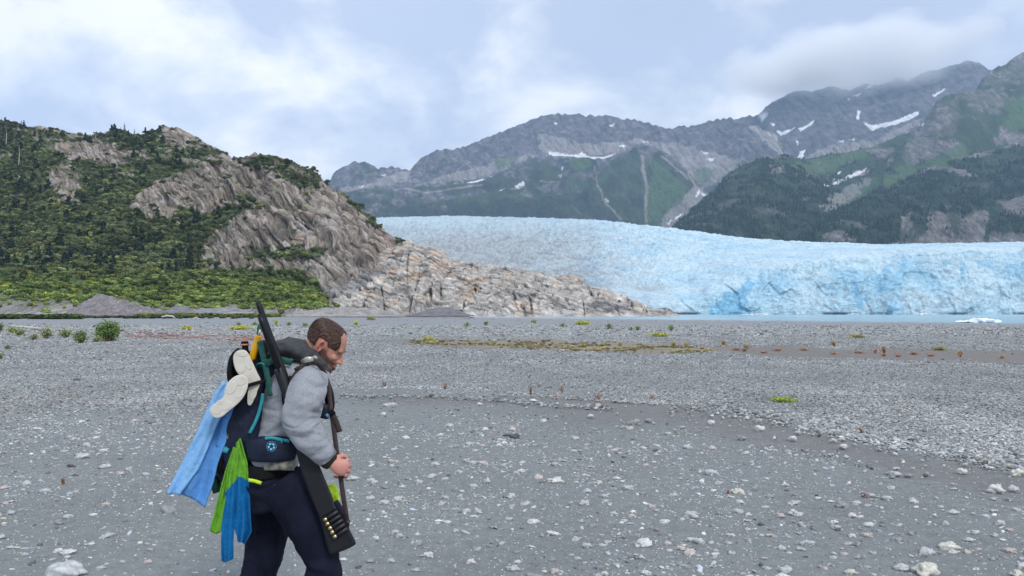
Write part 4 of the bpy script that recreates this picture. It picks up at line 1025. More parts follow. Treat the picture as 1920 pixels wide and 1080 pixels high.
STN = [(136, 1063, 62, 'pale', 0, "largest pale grey rock, at the near left left of the hanging towels"), (1727, 1064, 45, 'cream', 1, "largest block-shaped cream rock at the near right edge"), (1683, 1057, 30, 'pale', 2, "domed pale stone just left of the largest block-shaped cream rock"),
       (1730, 1031, 25, 'pale', 4), (1773, 1022, 32, 'cream', 0, "flat-topped cream stone above the block-shaped cream rock"), (1779, 1032, 16, 'white', 3), (1468, 1062, 25, 'pale', 6), (1461, 1073, 26, 'white', 2), (1587, 1066, 22, 'cream', 5), (1895, 1072, 23, 'cream', 1, "square cream stone in the near right corner"), (1821, 1063, 13, 'white', 7),
       (1295, 962, 25, 'pale', 1, "rounded stone with a lit top right of the white crusted rock"), (1303, 1007, 27, 'pale', 3), (1290, 1030, 21, 'pink', 4), (1332, 886, 26, 'pale', 5), (1572, 948, 22, 'grey', 1), (1483, 942, 20, 'pale', 3), (1488, 961, 23, 'pale', 7), (1380, 922, 20, 'cream', 1), (1385, 939, 13, 'white', 0),
       (1552, 941, 13, 'white', 2), (1593, 967, 15, 'white', 4), (1561, 988, 15, 'pale', 9), (1620, 1002, 17, 'pink', 9), (1862, 913, 27, 'white', 1, "pointed white stone on bare sand at the right"), (1900, 879, 29, 'cream', 8, "big cream stone near the right edge of the picture"), (1798, 878, 17, 'white', 6), (1779, 959, 21, 'pale', 2), (1857, 956, 17, 'pale', 3),
       (1867, 979, 22, 'pale', 8), (1817, 997, 20, 'pale', 7), (1808, 1011, 20, 'pale', 2), (1577, 833, 17, 'white', 5), (1395, 849, 15, 'pale', 4), (1672, 887, 18, 'pale', 9), (1657, 934, 20, 'pale', 5), (1483, 819, 15, 'white', 4), (1422, 800, 18, 'white', 6),
       (966, 816, 19, 'dark', 9, "dark rounded stone, the larger of the dark pair on the middle sand"), (949, 813, 13, 'dark', 2, "smaller dark stone touching the left of the dark rounded one"), (1010, 891, 17, 'pink', 4), (1042, 896, 27, 'white', 7, "long flat white stone in the middle of the flat"), (977, 880, 15, 'white', 4), (967, 884, 11, 'pink', 1), (1177, 913, 18, 'pale', 9), (1122, 903, 12, 'cream', 1), (1093, 938, 18, 'pale', 1),
       (1038, 993, 21, 'white', 3, "elongated white stone lying below the middle of the flat"), (1203, 1011, 31, 'white', 5, "rough white crusted rock on the gravel"), (1273, 1021, 20, 'pink', 8), (1243, 971, 17, 'white', 0), (885, 1047, 17, 'white', 1), (970, 1047, 15, 'white', 4), (963, 1058, 23, 'pale', 7), (1003, 1073, 26, 'grey', 3, "blue-grey stone cut by the bottom edge of the picture"),
       (913, 900, 14, 'pale', 9), (890, 907, 14, 'pale', 0), (663, 894, 23, 'pale', 7), (647, 1043, 15, 'white', 2, "white stone just right of the gun's butt"), (983, 941, 15, 'pale', 6), (958, 926, 18, 'pale', 1), (1099, 1016, 20, 'pale', 5), (135, 962, 18, 'pale', 4), (119, 973, 17, 'grey', 1), (203, 870, 21, 'pale', 2), (93, 916, 20, 'pale', 5), (28, 956, 16, 'pale', 9),
       (8, 999, 21, 'pale', 7), (118, 1027, 18, 'white', 2), (136, 1030, 25, 'white', 7), (208, 999, 20, 'pale', 3), (160, 852, 28, 'pale', 7), (322, 951, 30, 'grey', 6, "grey stone under the hem of the light blue towel"), (139, 870, 15, 'dark', 3), (255, 731, 16, 'grey', 5, "dark grey stone standing out of the gravel bar at the left"), (146, 711, 13, 'dark', 8), (862, 882, 13, 'pale', 8), (935, 832, 10, 'white', 1), (1001, 832, 12, 'grey', 7), (765, 895, 12, 'grey', 2),
       (1155, 895, 14, 'white', 7), (1203, 923, 13, 'grey', 4), (1150, 957, 14, 'pale', 1), (1168, 969, 13, 'pale', 0), (1260, 927, 14, 'pale', 6), (1208, 1067, 18, 'white', 4), (840, 974, 13, 'white', 7), (829, 940, 14, 'pale', 3), (875, 952, 16, 'pale', 2)]
for q in STN:
    stone(q[0], q[1], q[2], q[3], q[4], q[5] if len(q) > 5 else None)
rr_ = random.Random(5)
cnt = 0
while cnt < 205:
    w = rr_.uniform(9, 15) + (rr_.random() < 0.12) * 5
    py_ = 583 + rr_.uniform(0.27, 1)**1.0 * 490; px_ = rr_.uniform(0, 1920)
    Yq = CAMZ * FPX / (py_ - 583); Xq = (px_ - 960) / FPX * Yq
    _, _, cv, wt_, ch_, br_, _ = layout(np.array([Xq]), np.array([Yq]))
    if py_ < bandline(px_, BAR_LO) + 4 or rr_.random() > 0.25 + cv[0] or (300 < px_ < 690 and py_ > 700): continue
    if any(abs(px_ - q[0]) < q[2] and abs(py_ - q[1]) < q[2] * 0.6 for q in STN): continue
    stone(px_, py_, w, rr_.choice(('pale', 'pale', 'pale', 'white', 'grey', 'pink')) , rr_.randrange(1000))
    cnt += 1

# ------------------------------------------------------------ plants on the flat
def plant_meshes(seed, width, height, nst, leaf, per, spread=0.9, droop=0.25, thin=0.006):
    """stems and leaves of one small shrub as two meshes, real size"""
    r_ = random.Random(seed)
    sv_, sf, lv, lf, lc = [], [], [], [], []
    for s in range(nst):
        an = r_.uniform(0, 6.283); out = (r_.random()**0.6) * width * 0.5 * spread
        h = height * (1 - 0.45 * (out / (width * 0.5))**2) * r_.uniform(0.6, 1.08)
        b = Vector((r_.uniform(-.15, .15) * width, r_.uniform(-.15, .15) * width, -0.02))
        tip = Vector((math.cos(an) * out, math.sin(an) * out, h))
        mid = (b + tip) / 2 + Vector((0, 0, h * 0.12))
        pr = [b, mid, tip]
        for i in range(2):
            p0, p1 = pr[i], pr[i + 1]
            t_ = thin * (1 - 0.35 * i)
            k0 = len(sv_)
            for q in (p0, p1):
                for dx, dy in ((-t_, -t_ * .6), (t_, -t_ * .6), (0, t_)): sv_.append((q.x + dx, q.y + dy, q.z))
            for j in range(3): sf.append((k0 + j, k0 + (j + 1) % 3, k0 + 3 + (j + 1) % 3, k0 + 3 + j))
        for l_ in range(per):
            t = r_.uniform(0.25, 1.0)
            q = (b.lerp(mid, t * 2) if t < 0.5 else mid.lerp(tip, t * 2 - 1))
            q = q + Vector((r_.gauss(0, 1), r_.gauss(0, 1), r_.gauss(0, 0.7))) * leaf * 0.9
            d = Vector((r_.gauss(0, 1), r_.gauss(0, 1), r_.uniform(-0.2, 1.1))).normalized()
            u = d.orthogonal().normalized(); u.rotate(Matrix.Rotation(r_.uniform(0, 6.28), 3, d))
            L_ = leaf * r_.uniform(0.6, 1.3); k0 = len(lv)
            for a_, c_ in ((0, 0), (0.5, 0.32), (1, 0), (0.5, -0.32)): lv.append(tuple(q + d * L_ * a_ + u * L_ * c_))
            lf.append((k0, k0 + 1, k0 + 2, k0 + 3))
            sh = r_.uniform(0.6, 1.4); lc += [sh] * 4
    return mesh_np("stems", sv_, sf, smooth=False), (lv, lf, np.array(lc))
def mat_leafc(name):
    m = mat_terrain(name, scales=(6.0,), amt=0.2, bump=0, rough=0.75, spec=0.25)
    b = m.node_tree.nodes["Principled BSDF"]
    return m
m_leafc = mat_leafc("leaf_green")
m_stem = mat_plain("stem_bark", (0.16, 0.10, 0.06), rough=0.9)
PROTO = {}
def plant(name, px_, py_, wpx, hpx, col_, seed, label, cat, group=None, nst=26, per=9, leaf=None, spread=0.9, part="foliage"):
    Y = CAMZ * FPX / (py_ - 583.0)
    x = (px_ - 960) / FPX * Y
    z = float(gz(x, Y))
    if z < -0.3: Y = (CAMZ - z) * FPX / (py_ - 583.0); x = (px_ - 960) / FPX * Y; z = float(gz(x, Y))
    W_, H_ = wpx / FPX * Y, hpx / FPX * Y
    lf_ = leaf * Y / FPX if leaf else max(0.035, W_ * 0.09)
    st, (lv, lf, lc) = plant_meshes(seed, W_, H_, nst, lf_, per, spread, thin=max(0.003, 0.00022 * Y))
    root = bpy.data.objects.new(name, None); root.empty_display_size = 0.2; COL.objects.link(root); root.location = (x, Y, z)
    tag(root, label, cat, group)
    c = np.clip(np.array(col_)[None, :] * (1.25 if name.startswith(('dry', 'orange', 'moss')) else 2.0), 0, .9) * lc[:, None]
    fo_ = link(part, mesh_np(part, lv, lf, c, smooth=False), m_leafc, root)
    link("stem", st, m_stem, root)
    return root
G1 = "green shrubs on the gravel at the left"
plant("shrub", 205, 640, 54, 38, (0.075, 0.12, 0.035), 1, "largest bushy green shrub growing on the gravel at the left", "shrub", G1, 110, 16, 4.5)
plant("shrub", 153, 643, 28, 24, (0.085, 0.13, 0.04), 2, "round bright green shrub just left of the largest shrub", "shrub", G1, 50, 12, 3.6)
plant("shrub", 88, 634, 30, 24, (0.15, 0.17, 0.085), 3, "pale leafy shrub beside the end of the driftwood log", "shrub", G1, 40, 10, 3.2)
plant("shrub", 66, 637, 20, 12, (0.13, 0.14, 0.08), 4, "low dull shrub left of the pale leafy one", "shrub", G1, 30, 8, 3)
plant("shrub", 125, 633, 24, 17, (0.12, 0.15, 0.06), 5, "olive shrub behind the round bright green one", "shrub", G1, 36, 9, 3)
plant("shrub", 37, 630, 22, 15, (0.12, 0.15, 0.05), 6, "low shrub in front of the driftwood log", "shrub", G1, 34, 9, 3)
plant("shrub", 22, 623, 18, 9, (0.14, 0.17, 0.05), 7, "small yellow-green shrub behind the left end of the driftwood", "shrub", G1, 24, 8, 3)
plant("shrub", 2, 620, 10, 14, (0.07, 0.11, 0.04), 8, "dark green shrub cut by the left edge of the picture", "shrub", G1, 20, 8, 3)
plant("shrub", 16, 654, 10, 7, (0.10, 0.11, 0.05), 9, "tiny low bush alone on the gravel at the left", "shrub", G1, 20, 6, 2.6)
plant("shrub", 2, 672, 16, 12, (0.12, 0.14, 0.05), 10, "straggly plant at the left edge above the gravel bar", "shrub", G1, 20, 6, 3)
plant("shrub", 184, 641, 18, 11, (0.12, 0.15, 0.05), 12, "small light shrub tucked between the two biggest shrubs", "shrub", G1, 26, 8, 3)
G2 = "small green plants far out on the gravel"
for i, (x_, y_, w_, h_, lab) in enumerate(((1142, 616, 16, 9, "widest small green plant beyond the yellow band"), (1258, 621, 16, 13, "bushy plant beside the right yellow-green moss patch"), (1195, 620, 9, 8, "slender plant left of the bushy one near the right moss patch"), (1183, 619, 5, 5, "tiny tuft left of the slender plant"), (1055, 613, 6, 6, "small tuft left of the middle moss patch"),
        (1001, 605, 5, 4, "tiny dark tuft nearest the lake in the middle"), (876, 613, 8, 8, "small green plant below the dark gravel mound"), (911, 609, 7, 6, "small plant right of the dark gravel mound"), (668, 610, 9, 8, "bright tuft right of the man's head"), (519, 611, 10, 12, "tall yellow-green tuft between gun barrel and head"), (542, 611, 7, 6, "small tuft close left of the man's head"),
        (573, 612, 10, 5, "low green clump behind the man's hair"), (448, 610, 8, 5, "small dark tuft behind the left yellow-green moss"), (478, 610, 8, 4, "dark tuft just left of the gun muzzle"))):
    plant("small_plant", x_, y_, w_, h_, (0.10, 0.14, 0.035) if i not in (8, 9) else (0.26, 0.30, 0.04), 30 + i, lab, "plant", G2, 16, 7, 2.4)
G3 = "yellow-green moss patches on the gravel"
for i, (x_, y_, w_, h_, lab, c_) in enumerate(((452, 618, 50, 6, "long yellow-green moss patch left of the gun barrel", (0.42, 0.43, 0.05)), (351, 618, 20, 4, "small yellow-green moss patch above the red band", (0.40, 0.40, 0.05)), (1092, 609, 30, 5, "farthest yellow-green moss patch", (0.38, 0.38, 0.05)), (1236, 631, 46, 6, "wide yellow-green moss patch right of the middle", (0.38, 0.38, 0.05)),
        (1468, 754, 52, 9, "bright lime-green moss patch on the nearer gravel bar", (0.28, 0.40, 0.045)), (805, 639, 20, 5, "yellow moss patch at the left end of the sand channel", (0.42, 0.38, 0.06)), (695, 600, 10, 2, "tiny green moss patch on the far grey sand", (0.2, 0.25, 0.05)), (1606, 633, 26, 3, "faint yellow moss patch far to the right", (0.33, 0.31, 0.13)), (1760, 656, 26, 3, "faint yellow moss patch beside the sand channel at the right", (0.33, 0.31, 0.13)))):
    plant("moss_patch", x_, y_, w_, h_, c_, 60 + i, lab, "moss", G3, 150, 5, 2.6, 1.05, "moss")
G4 = "reddish dry plants on the gravel"
for i, (x_, y_, w_, h_, lab) in enumerate(((722, 723, 22, 14, "spreading reddish dry plant just right of the man's face"), (835, 729, 10, 16, "upright reddish stem at the left end of the near sand channel"), (995, 739, 12, 20, "dense red-orange tuft in the near sand channel"), (1053, 733, 12, 14, "brownish red tuft right of the dense red-orange one"), (1120, 746, 26, 14, "wide orange plant in the near sand channel"),
        (1116, 763, 18, 8, "low orange plant in front of the wide orange one"), (1222, 747, 20, 8, "flat orange plant at the edge of the near bar"), (1042, 745, 12, 6, "tiny red plant between the two channel tufts"), (1612, 808, 14, 16, "pinkish red plant among the edge stones at the right"), (1614, 934, 20, 10, "thin pink plant on the near gravel at the right"), (1363, 926, 10, 8, "tiny orange sprig by a cream stone"), (125, 905, 12, 16, "faint pink sprig on the near gravel at the left"))):
    plant("dry_plant", x_, y_, w_, h_, (0.50, 0.29, 0.24), 80 + i, lab, "dry plant", G4, 16, 4, 1.9)
G5 = "dry tufts along the far sand channel"
for i, (x_, y_, w_, h_, c_, lab) in enumerate(((1355, 647, 9, 13, (.26, .19, .07), "tall tan tuft left of the orange mats"), (1399, 653, 9, 7, (.3, .2, .08), "small tan tuft beside the first orange mats"), (1129, 650, 10, 6, (.25, .22, .07), "olive tuft on the yellow band"), (1162, 648, 6, 5, (.25, .2, .07), "tiny olive tuft right of the olive one"), (1262, 651, 10, 12, (.28, .24, .07), "olive-yellow tuft below the right moss patch"), (1562, 650, 9, 14, (.28, .19, .07), "tall tan tuft at the channel's upper edge"),
        (1656, 663, 11, 18, (.34, .19, .08), "tallest orange-tan tuft in the sand channel"), (1798, 668, 10, 13, (.32, .19, .09), "tan tuft toward the right of the sand channel"), (1287, 648, 6, 9, (.3, .24, .08), "thin yellow tuft on the yellow band"), (1640, 661, 8, 9, (.38, .22, .14), "small pink-tan tuft left of the tallest one"), (1395, 658, 5, 5, (.2, .15, .1), "tiny brown tuft under the small tan one"))):
    plant("dry_tuft", x_, y_, w_, h_ * 0.75, tuple(v * 1.25 for v in c_), 100 + i, lab, "dry tuft", G5, 26, 7, 2.2, 0.7)
G6 = "orange mats in the far sand channel"
for i, (x_, y_, w_, lab) in enumerate(((1380, 656, 32, "orange mat next to the small tan tuft"), (1457, 657, 24, "bright orange mat left of a gap of bare sand"), (1505, 656, 30, "pair of thin orange mats on the upper side"), (1608, 661, 36, "widest orange mat in the sand channel"), (1712, 664, 20, "orange mat between the tallest tuft and the right tan tuft"), (1562, 663, 14, "thin orange mat under the tall tan tuft"), (1656, 667, 12, "orange mat at the base of the tallest tuft"), (1876, 670, 16, "brown-red mat at the right end of the channel"), (1431, 660, 18, "faint orange mat low in the channel"), (1743, 667, 16, "faint red mat at the lower side of the channel"), (1682, 668, 16, "faint orange mat below the channel's middle"))):
    plant("orange_mat", x_, y_, w_, 3, (0.46, 0.26, 0.17), 120 + i, lab, "plant mat", G6, 44, 4, 1.9, 1.1, "mat")

# uncounted ground cover of the coloured bands
def bandcover(n, x0, x1, topf, botf, c, size, name, label):
    ex = rng.uniform(x0, x1, n); t_, b_ = bandline(ex, topf), bandline(ex, botf)
    ey = t_ + (b_ - t_) * np.clip(rng.normal(0.5, 0.27, n), 0, 1)
    Y = CAMZ * FPX / (ey - 583); X = (ex - 960) / FPX * Y
    m_ = fbm(X / 2.5, Y / 2.5, 0, 3, 500) + rng.normal(size=n) * 0.25 > 0.05
    X, Y = X[m_], Y[m_]; n = len(X)
    s = size * rng.uniform(0.5, 1.5, n)
    cc = np.array(c) * rng.uniform(0.6, 1.4, (n, 1)) * (1 + rng.normal(size=(n, 3)) * 0.08)
    scatter(name, np.stack([X, Y, gz(X, Y)], 1), np.stack([s * 1.4, s * 1.4, s * 0.6], 1), np.stack([0 * s, 0 * s, s * 90], 1), cc, [lambda nt, q=q: leafy_instance(nt, 'ball', q + 20, 40, 0.2, m_leaf_i, 0.6) for q in range(2)], m_leaf_i, label)
bandcover(1300, 770, 1330, CH_TOP, CH_BOT, (0.46, 0.40, 0.22), 0.10, "yellow_ground_cover", "thin yellow ground cover along the far sand channel")
bandcover(1500, 235, 500, [(235, 622), (500, 627)], [(235, 632), (500, 642)], (0.55, 0.33, 0.28), 0.09, "red_ground_cover", "reddish ground cover in a band on the gravel at the left")
# grass strips at the far left edge of the flat
def strip(n, x0, x1, y0, y1, D0, D1, c, name, label, size=1.2):
    ex = rng.uniform(x0, x1, n); Y = rng.uniform(D0, D1, n); X = (ex - 960) / FPX * Y
    m_ = fbm(X / 12, Y / 12, 0, 3, 510) + rng.normal(size=n) * 0.12 > -0.12
    X, Y = X[m_], Y[m_]; n = len(X); s = size * rng.uniform(0.5, 1.4, n)
    cc = np.array(c) * rng.uniform(0.65, 1.4, (n, 1))
    scatter(name, np.stack([X, Y, gz(X, Y) + 0.1], 1), np.stack([s * 1.6, s * 1.6, s * 0.7], 1), np.stack([0 * s, 0 * s, s * 90], 1), cc, [lambda nt, q=q: leafy_instance(nt, 'ball', q + 30, 40, 0.2, m_leaf_i, 0.75) for q in range(2)], m_leaf_i, label)
strip(2200, -60, 150, 588, 600, 155, 190, (0.085, 0.125, 0.035), "marsh_grass", "dark green grass strip behind the grey sand at the left edge", 1.1)
strip(1600, 250, 520, 580, 590, 212, 290, (0.19, 0.23, 0.05), "meadow_grass", "yellow-green grass strip behind the rock hump", 1.3)
strip(260, 130, 480, 588, 596, 165, 215, (0.10, 0.13, 0.05), "scattered_sprigs", "scattered low sprigs on the grey sand at the left", 0.7)

# driftwood
def limb_mesh(path, rad, n=7, jit=0.0, seed=0):
    r_ = random.Random(seed); V, F = [], []
    for i, (p, r0) in enumerate(zip(path, rad)):
        p = Vector(p); t_ = (Vector(path[min(i + 1, len(path) - 1)]) - Vector(path[max(i - 1, 0)])).normalized()
        u = t_.orthogonal().normalized(); v = t_.cross(u)
        for k_ in range(n):
            a_ = 6.28318 * k_ / n; q = p + (u * math.cos(a_) + v * math.sin(a_)) * r0 * (1 + r_.uniform(-jit, jit)); V.append(tuple(q))
    for i in range(len(path) - 1):
        for k_ in range(n): F.append((i * n + k_, i * n + (k_ + 1) % n, (i + 1) * n + (k_ + 1) % n, (i + 1) * n + k_))
    return V, F
m_drift = mat_plain("bleached_wood", (0.50, 0.47, 0.43), rough=0.9, amt=0.2, scale=8, bump=0.4, bump_scale=30, dist=0.01)
def driftwood(pts_, Y, label, rads, branches=()):
    pth = [Vector((ray(a_, b_, Y)[0], Y + 0.5 * math.sin(i_ * 1.3), ray(a_, b_, Y)[2])) for i_, (a_, b_) in enumerate(pts_)]
    root = bpy.data.objects.new("driftwood", None); COL.objects.link(root); root.location = pth[0]
    V, F = limb_mesh([p - pth[0] for p in pth], rads, 7, 0.15, 3)
    link("trunk", mesh_np("trunk", V, F), m_drift, root)
    for br_ in branches:
        bp_ = [Vector((ray(a_, b_, Y)[0], Y + 0.3, ray(a_, b_, Y)[2])) - pth[0] for a_, b_ in br_]
        V, F = limb_mesh(bp_, [rads[0] * 0.6] + [rads[0] * 0.3] * (len(bp_) - 1), 5, 0.1, 4)
        link("branch", mesh_np("branch", V, F), m_drift, root)
    tag(root, label, "driftwood", "bleached driftwood")
driftwood([(22, 611), (45, 614), (70, 616), (95, 617), (110, 621)], 64, "long bleached driftwood log among the shrubs at the left", [0.06, 0.09, 0.11, 0.13, 0.10], [[(78, 616), (84, 611), (88, 609)], [(40, 613), (36, 611), (28, 611)]])
driftwood([(303, 594), (312, 592), (322, 593), (330, 596)], 150, "broken driftwood stump on the grey sand left of the hanging towels", [0.12, 0.2, 0.2, 0.1], [[(312, 592), (310, 588)]])
driftwood([(360, 598), (366, 596), (374, 599)], 150, "small dark driftwood root on the grey sand", [0.1, 0.22, 0.1], [[(366, 596), (369, 593)]])
driftwood([(418, 588), (445, 587), (476, 587)], 215, "thin straight driftwood pole lying near the gravel mounds", [0.1, 0.14, 0.1])

# conifers standing out on the hill's skyline
m_con = mat_terrain("conifer_needles", scales=(1.2,), amt=0.3, bump=0, rough=0.85, spec=0.15)
m_snag = mat_plain("dead_wood", (0.42, 0.40, 0.37), rough=0.9)
def conifer_mesh(h, seed):
    r_ = random.Random(seed); V, F, C = [], [], []
    for i in range(230):
        t = r_.random()**0.8; rad = 0.21 * h * (1 - t) * r_.uniform(0.3, 1.1); a_ = r_.uniform(0, 6.28); z_ = h * (0.06 + 0.93 * t)
        s = 0.085 * h * (1.15 - t); d = Vector((math.cos(a_), math.sin(a_), -0.35)); u = Vector((-math.sin(a_), math.cos(a_), r_.uniform(-.3, .3)))
        p = Vector((math.cos(a_) * rad, math.sin(a_) * rad, z_)); k0 = len(V)
        for x_, y_ in ((-0.6, 0), (0, .45), (1, 0), (0, -.45)): V.append(tuple(p + d * s * x_ + u * s * y_))
        F.append((k0, k0 + 1, k0 + 2, k0 + 3)); C += [[v * r_.uniform(.6, 1.4) for v in (0.022, 0.040, 0.020)]] * 4
    tv, tf = limb_mesh([(0, 0, -0.5), (0, 0, h * 0.5), (0, 0, h * 0.97)], [0.028 * h, 0.016 * h, 0.004 * h], 6)
    return mesh_np("crown", V, F, np.array(C), False), mesh_np("trunk", tv, tf)
cm = [conifer_mesh(1.0, s) for s in (1, 2, 3)]
r_ = random.Random(9)
crest_pts = [(3, 228), (12, 232), (22, 234), (30, 236), (40, 238), (52, 241), (66, 246), (188, 253), (197, 250), (206, 249), (216, 247), (226, 246), (233, 245), (241, 248), (252, 250), (262, 256), (272, 254), (182, 257), (150, 260), (132, 262)]
for i, (x_, y_) in enumerate(crest_pts):
    # the terrain point nearest to this pixel
    dd = (hill_px - x_)**2 + (hill_py - y_ - 3)**2
    j = np.unravel_index(np.argmin(dd), dd.shape); p = hill_P[j]
    root = bpy.data.objects.new("conifer", None); COL.objects.link(root); root.location = (p[0], p[1], p[2] - 0.4)
    h = r_.uniform(3.5, 6.5) + (x_ in (40, 233)) * 3.0
    root.scale = (h * r_.uniform(.85, 1.2),) * 2 + (h,); root.rotation_euler[2] = r_.uniform(0, 6)
    k_ = i % 3
    link("crown", cm[k_][0], m_con, root); link("trunk", cm[k_][1], m_stem, root)
    ordn = ("leftmost", "second", "third", "fourth", "fifth", "sixth", "seventh", "eighth", "ninth", "tenth", "eleventh", "twelfth", "thirteenth", "fourteenth", "fifteenth", "sixteenth", "seventeenth", "eighteenth", "nineteenth", "rightmost")[sorted(q_[0] for q_ in crest_pts).index(x_)]
    sidel = "far left part" if x_ < 80 else ("middle hump" if x_ > 180 else "saddle")
    tag(root, {40: "tallest dark conifer on the far left skyline of the hill", 233: "tallest dark conifer on the middle hump of the hill's skyline"}.get(x_, "small dark conifer on the %s of the hill's skyline, %s along it" % (sidel, ordn)), "conifer", "conifers on the hill's skyline")
for x_, y_, h, lab in ((16, 262, 11, "dead white trunk standing among the trees at the upper left"), (41, 300, 14, "dead grey trunk standing lower on the dark wooded slope")):
    dd = (hill_px - x_)**2 + (hill_py - y_ - 8)**2
    j = np.unravel_index(np.argmin(dd), dd.shape); p = hill_P[j]
    V, F = limb_mesh([(0, -3, -1), (0.3, -3, h * 0.5), (0.1, -3, h)], [0.33, 0.24, 0.08], 6)
    tag(link("dead_tree", mesh_np("dead_tree", V, F), m_snag), lab, "dead tree", "dead trunks on the hill").location = p
# ------------------------------------------------------------ the hiker and what he carries
MY = 3.65                                              # distance of the man's middle plane
def Q(px_, py_, dy=0.0):
    return Vector(ray(px_, py_, MY + dy))
M_PX = MY / FPX                                        # metres per photo pixel at the man

def loft(rings, n=20, close=True, expo=2.0):
    """rings: (centre, half width in the view plane across the path, half depth, [direction of the path])"""
    V, F = [], []
    C_ = [Vector(r[0]) for r in rings]
    for i, r in enumerate(rings):
        T = (C_[min(i + 1, len(C_) - 1)] - C_[max(i - 1, 0)])
        if len(r) > 3 and r[3] is not None: T = Vector(r[3])
        T.normalize()
        B = Vector((0, 1, 0)); B = (B - T * B.dot(T))
        if B.length < 1e-3: B = Vector((1, 0, 0))
        B.normalize(); N_ = T.cross(B).normalized()
        for k in range(n):
            a = 2 * math.pi * k / n
            ca, sa = math.cos(a), math.sin(a)
            ca = math.copysign(abs(ca)**(2 / expo), ca); sa = math.copysign(abs(sa)**(2 / expo), sa)
            V.append(C_[i] + N_ * (ca * r[1]) + B * (sa * r[2]))
    m = len(rings)
    for i in range(m - 1):
        for k in range(n):
            F.append((i * n + k, i * n + (k + 1) % n, (i + 1) * n + (k + 1) % n, (i + 1) * n + k))
    if close:
        V.append(C_[0]); V.append(C_[-1])
        for k in range(n):
            F.append((len(V) - 2, (k + 1) % n, k)); F.append((len(V) - 1, (m - 1) * n + k, (m - 1) * n + (k + 1) % n))
    return V, F

def plan(pts, dy, wpx, dep, scale=1.0):
    """rings from a list of photo pixels; wpx = half widths in px, dep = half depths in m"""
    out = []
    for i, (x, y) in enumerate(pts):
        d_ = dy[i] if isinstance(dy, (list, tuple)) else dy
        w = wpx[i] if isinstance(wpx, (list, tuple)) else wpx
        p = dep[i] if isinstance(dep, (list, tuple)) else dep
        out.append((Q(x, y, d_), w * scale * (MY + d_) / FPX, p * scale))
    return out

def refine(rings, k=3):
    """Catmull-Rom through the rings"""
    out = []
    n = len(rings)
    for i in range(n - 1):
        r = [rings[max(i - 1, 0)], rings[i], rings[i + 1], rings[min(i + 2, n - 1)]]
        for j in range(k):
            t = j / k
            def cr(a, b, c, d): return 0.5 * ((2 * b) + (c - a) * t + (2 * a - 5 * b + 4 * c - d) * t * t + (3 * b - a - 3 * c + d) * t**3)
            out.append((cr(*[Vector(q[0]) for q in r]), max(0.001, cr(*[q[1] for q in r])), max(0.001, cr(*[q[2] for q in r]))))
    out.append(rings[-1][:3])
    return out

def ellipsoid(c, r, rot=None, n=14):
    bm = bmesh.new(); bmesh.ops.create_uvsphere(bm, u_segments=n, v_segments=n, radius=1)
    M_ = Matrix.LocRotScale(Vector(c), rot.to_quaternion() if rot is not None else None, Vector(r))
    bm.transform(M_)
    V = [v.co.copy() for v in bm.verts]; F = [tuple(v.index for v in f.verts) for f in bm.faces]; bm.free()
    return V, F

def join(parts):
    V, F = [], []
    for v, f in parts:
        k = len(V); V += list(v); F += [tuple(i + k for i in q) for q in f]
    return V, F

def fused(name, parts, vox, smooth_it=6, dec=None):
    """boolean-like union of closed shapes into one continuous skin"""
    V, F = join(parts)
    me = bpy.data.meshes.new(name); me.from_pydata([tuple(v) for v in V], [], F); me.update()
    o = bpy.data.objects.new(name, me); COL.objects.link(o)
    md = o.modifiers.new("r", 'REMESH'); md.mode = 'VOXEL'; md.voxel_size = vox; md.use_smooth_shade = True
    ms = o.modifiers.new("s", 'SMOOTH'); ms.factor = 0.6; ms.iterations = smooth_it
    dg = bpy.context.evaluated_depsgraph_get(); dg.update()
    m2 = bpy.data.meshes.new_from_object(o.evaluated_get(dg))
    bpy.data.objects.remove(o); bpy.data.meshes.remove(me)
    m2.name = name
    m2.materials.clear()
    return m2

def vco(me):
    a = np.empty(len(me.vertices) * 3, np.float32); me.vertices.foreach_get("co", a)
    b = np.empty(len(me.vertices) * 3, np.float32); me.vertices.foreach_get("normal", b)
    return a.reshape(-1, 3).astype(float), b.reshape(-1, 3).astype(float)
def setco(me, co):
    me.vertices.foreach_set("co", co.astype(np.float32).ravel()); me.update()

def folds(me, amp, f, s, stretch=(1, 1, 1), extra=None):
    co, no = vco(me)
    x, y, z = (co * f * np.array(stretch)).T
    w = fbm(x * 0.6, y * 0.6, z * 0.6, 2, s + 7)
    d = ridged(x + 0.8 * w, y, z + 0.8 * w, 3, s, 0.45) - 0.4
    a = amp
    if extra is not None: a = amp + extra(co)
    setco(me, co + no * (d * a)[:, None])

def simple(name, V, F, mat, parent, smooth=True, bevel=0.0):
    me = bpy.data.meshes.new(name); me.from_pydata([tuple(v) for v in V], [], F); me.update()
    for p in me.polygons: p.use_smooth = smooth
    o = link(name, me, mat, parent)
    if bevel:
        b = o.modifiers.new("b", 'BEVEL'); b.width = bevel; b.segments = 2; b.limit_method = 'ANGLE'
    return o

def strap(name, pts, dy, wpx, mat, parent, thick=0.0035, face=None):
    """webbing strap: flat band following a path seen from the side"""
    pth = [Q(x, y, (dy[i] if isinstance(dy, (list, tuple)) else dy)) for i, (x, y) in enumerate(pts)]
    ring = [(p, wpx * M_PX * 0.5, thick * 0.5) for p in pth]
    ring = refine(ring, 4) if len(ring) > 2 else ring
    V, F = loft(ring, 8, expo=6.0)
    return simple(name, V, F, mat, parent)

def prism(poly, y0, y1):
    n = len(poly)
    V = [Q(x, y, y0) for x, y in poly] + [Q(x, y, y1) for x, y in poly]
    F = [tuple(range(n - 1, -1, -1)), tuple(range(n, 2 * n))] + [(i, (i + 1) % n, n + (i + 1) % n, n + i) for i in range(n)]
    return V, F

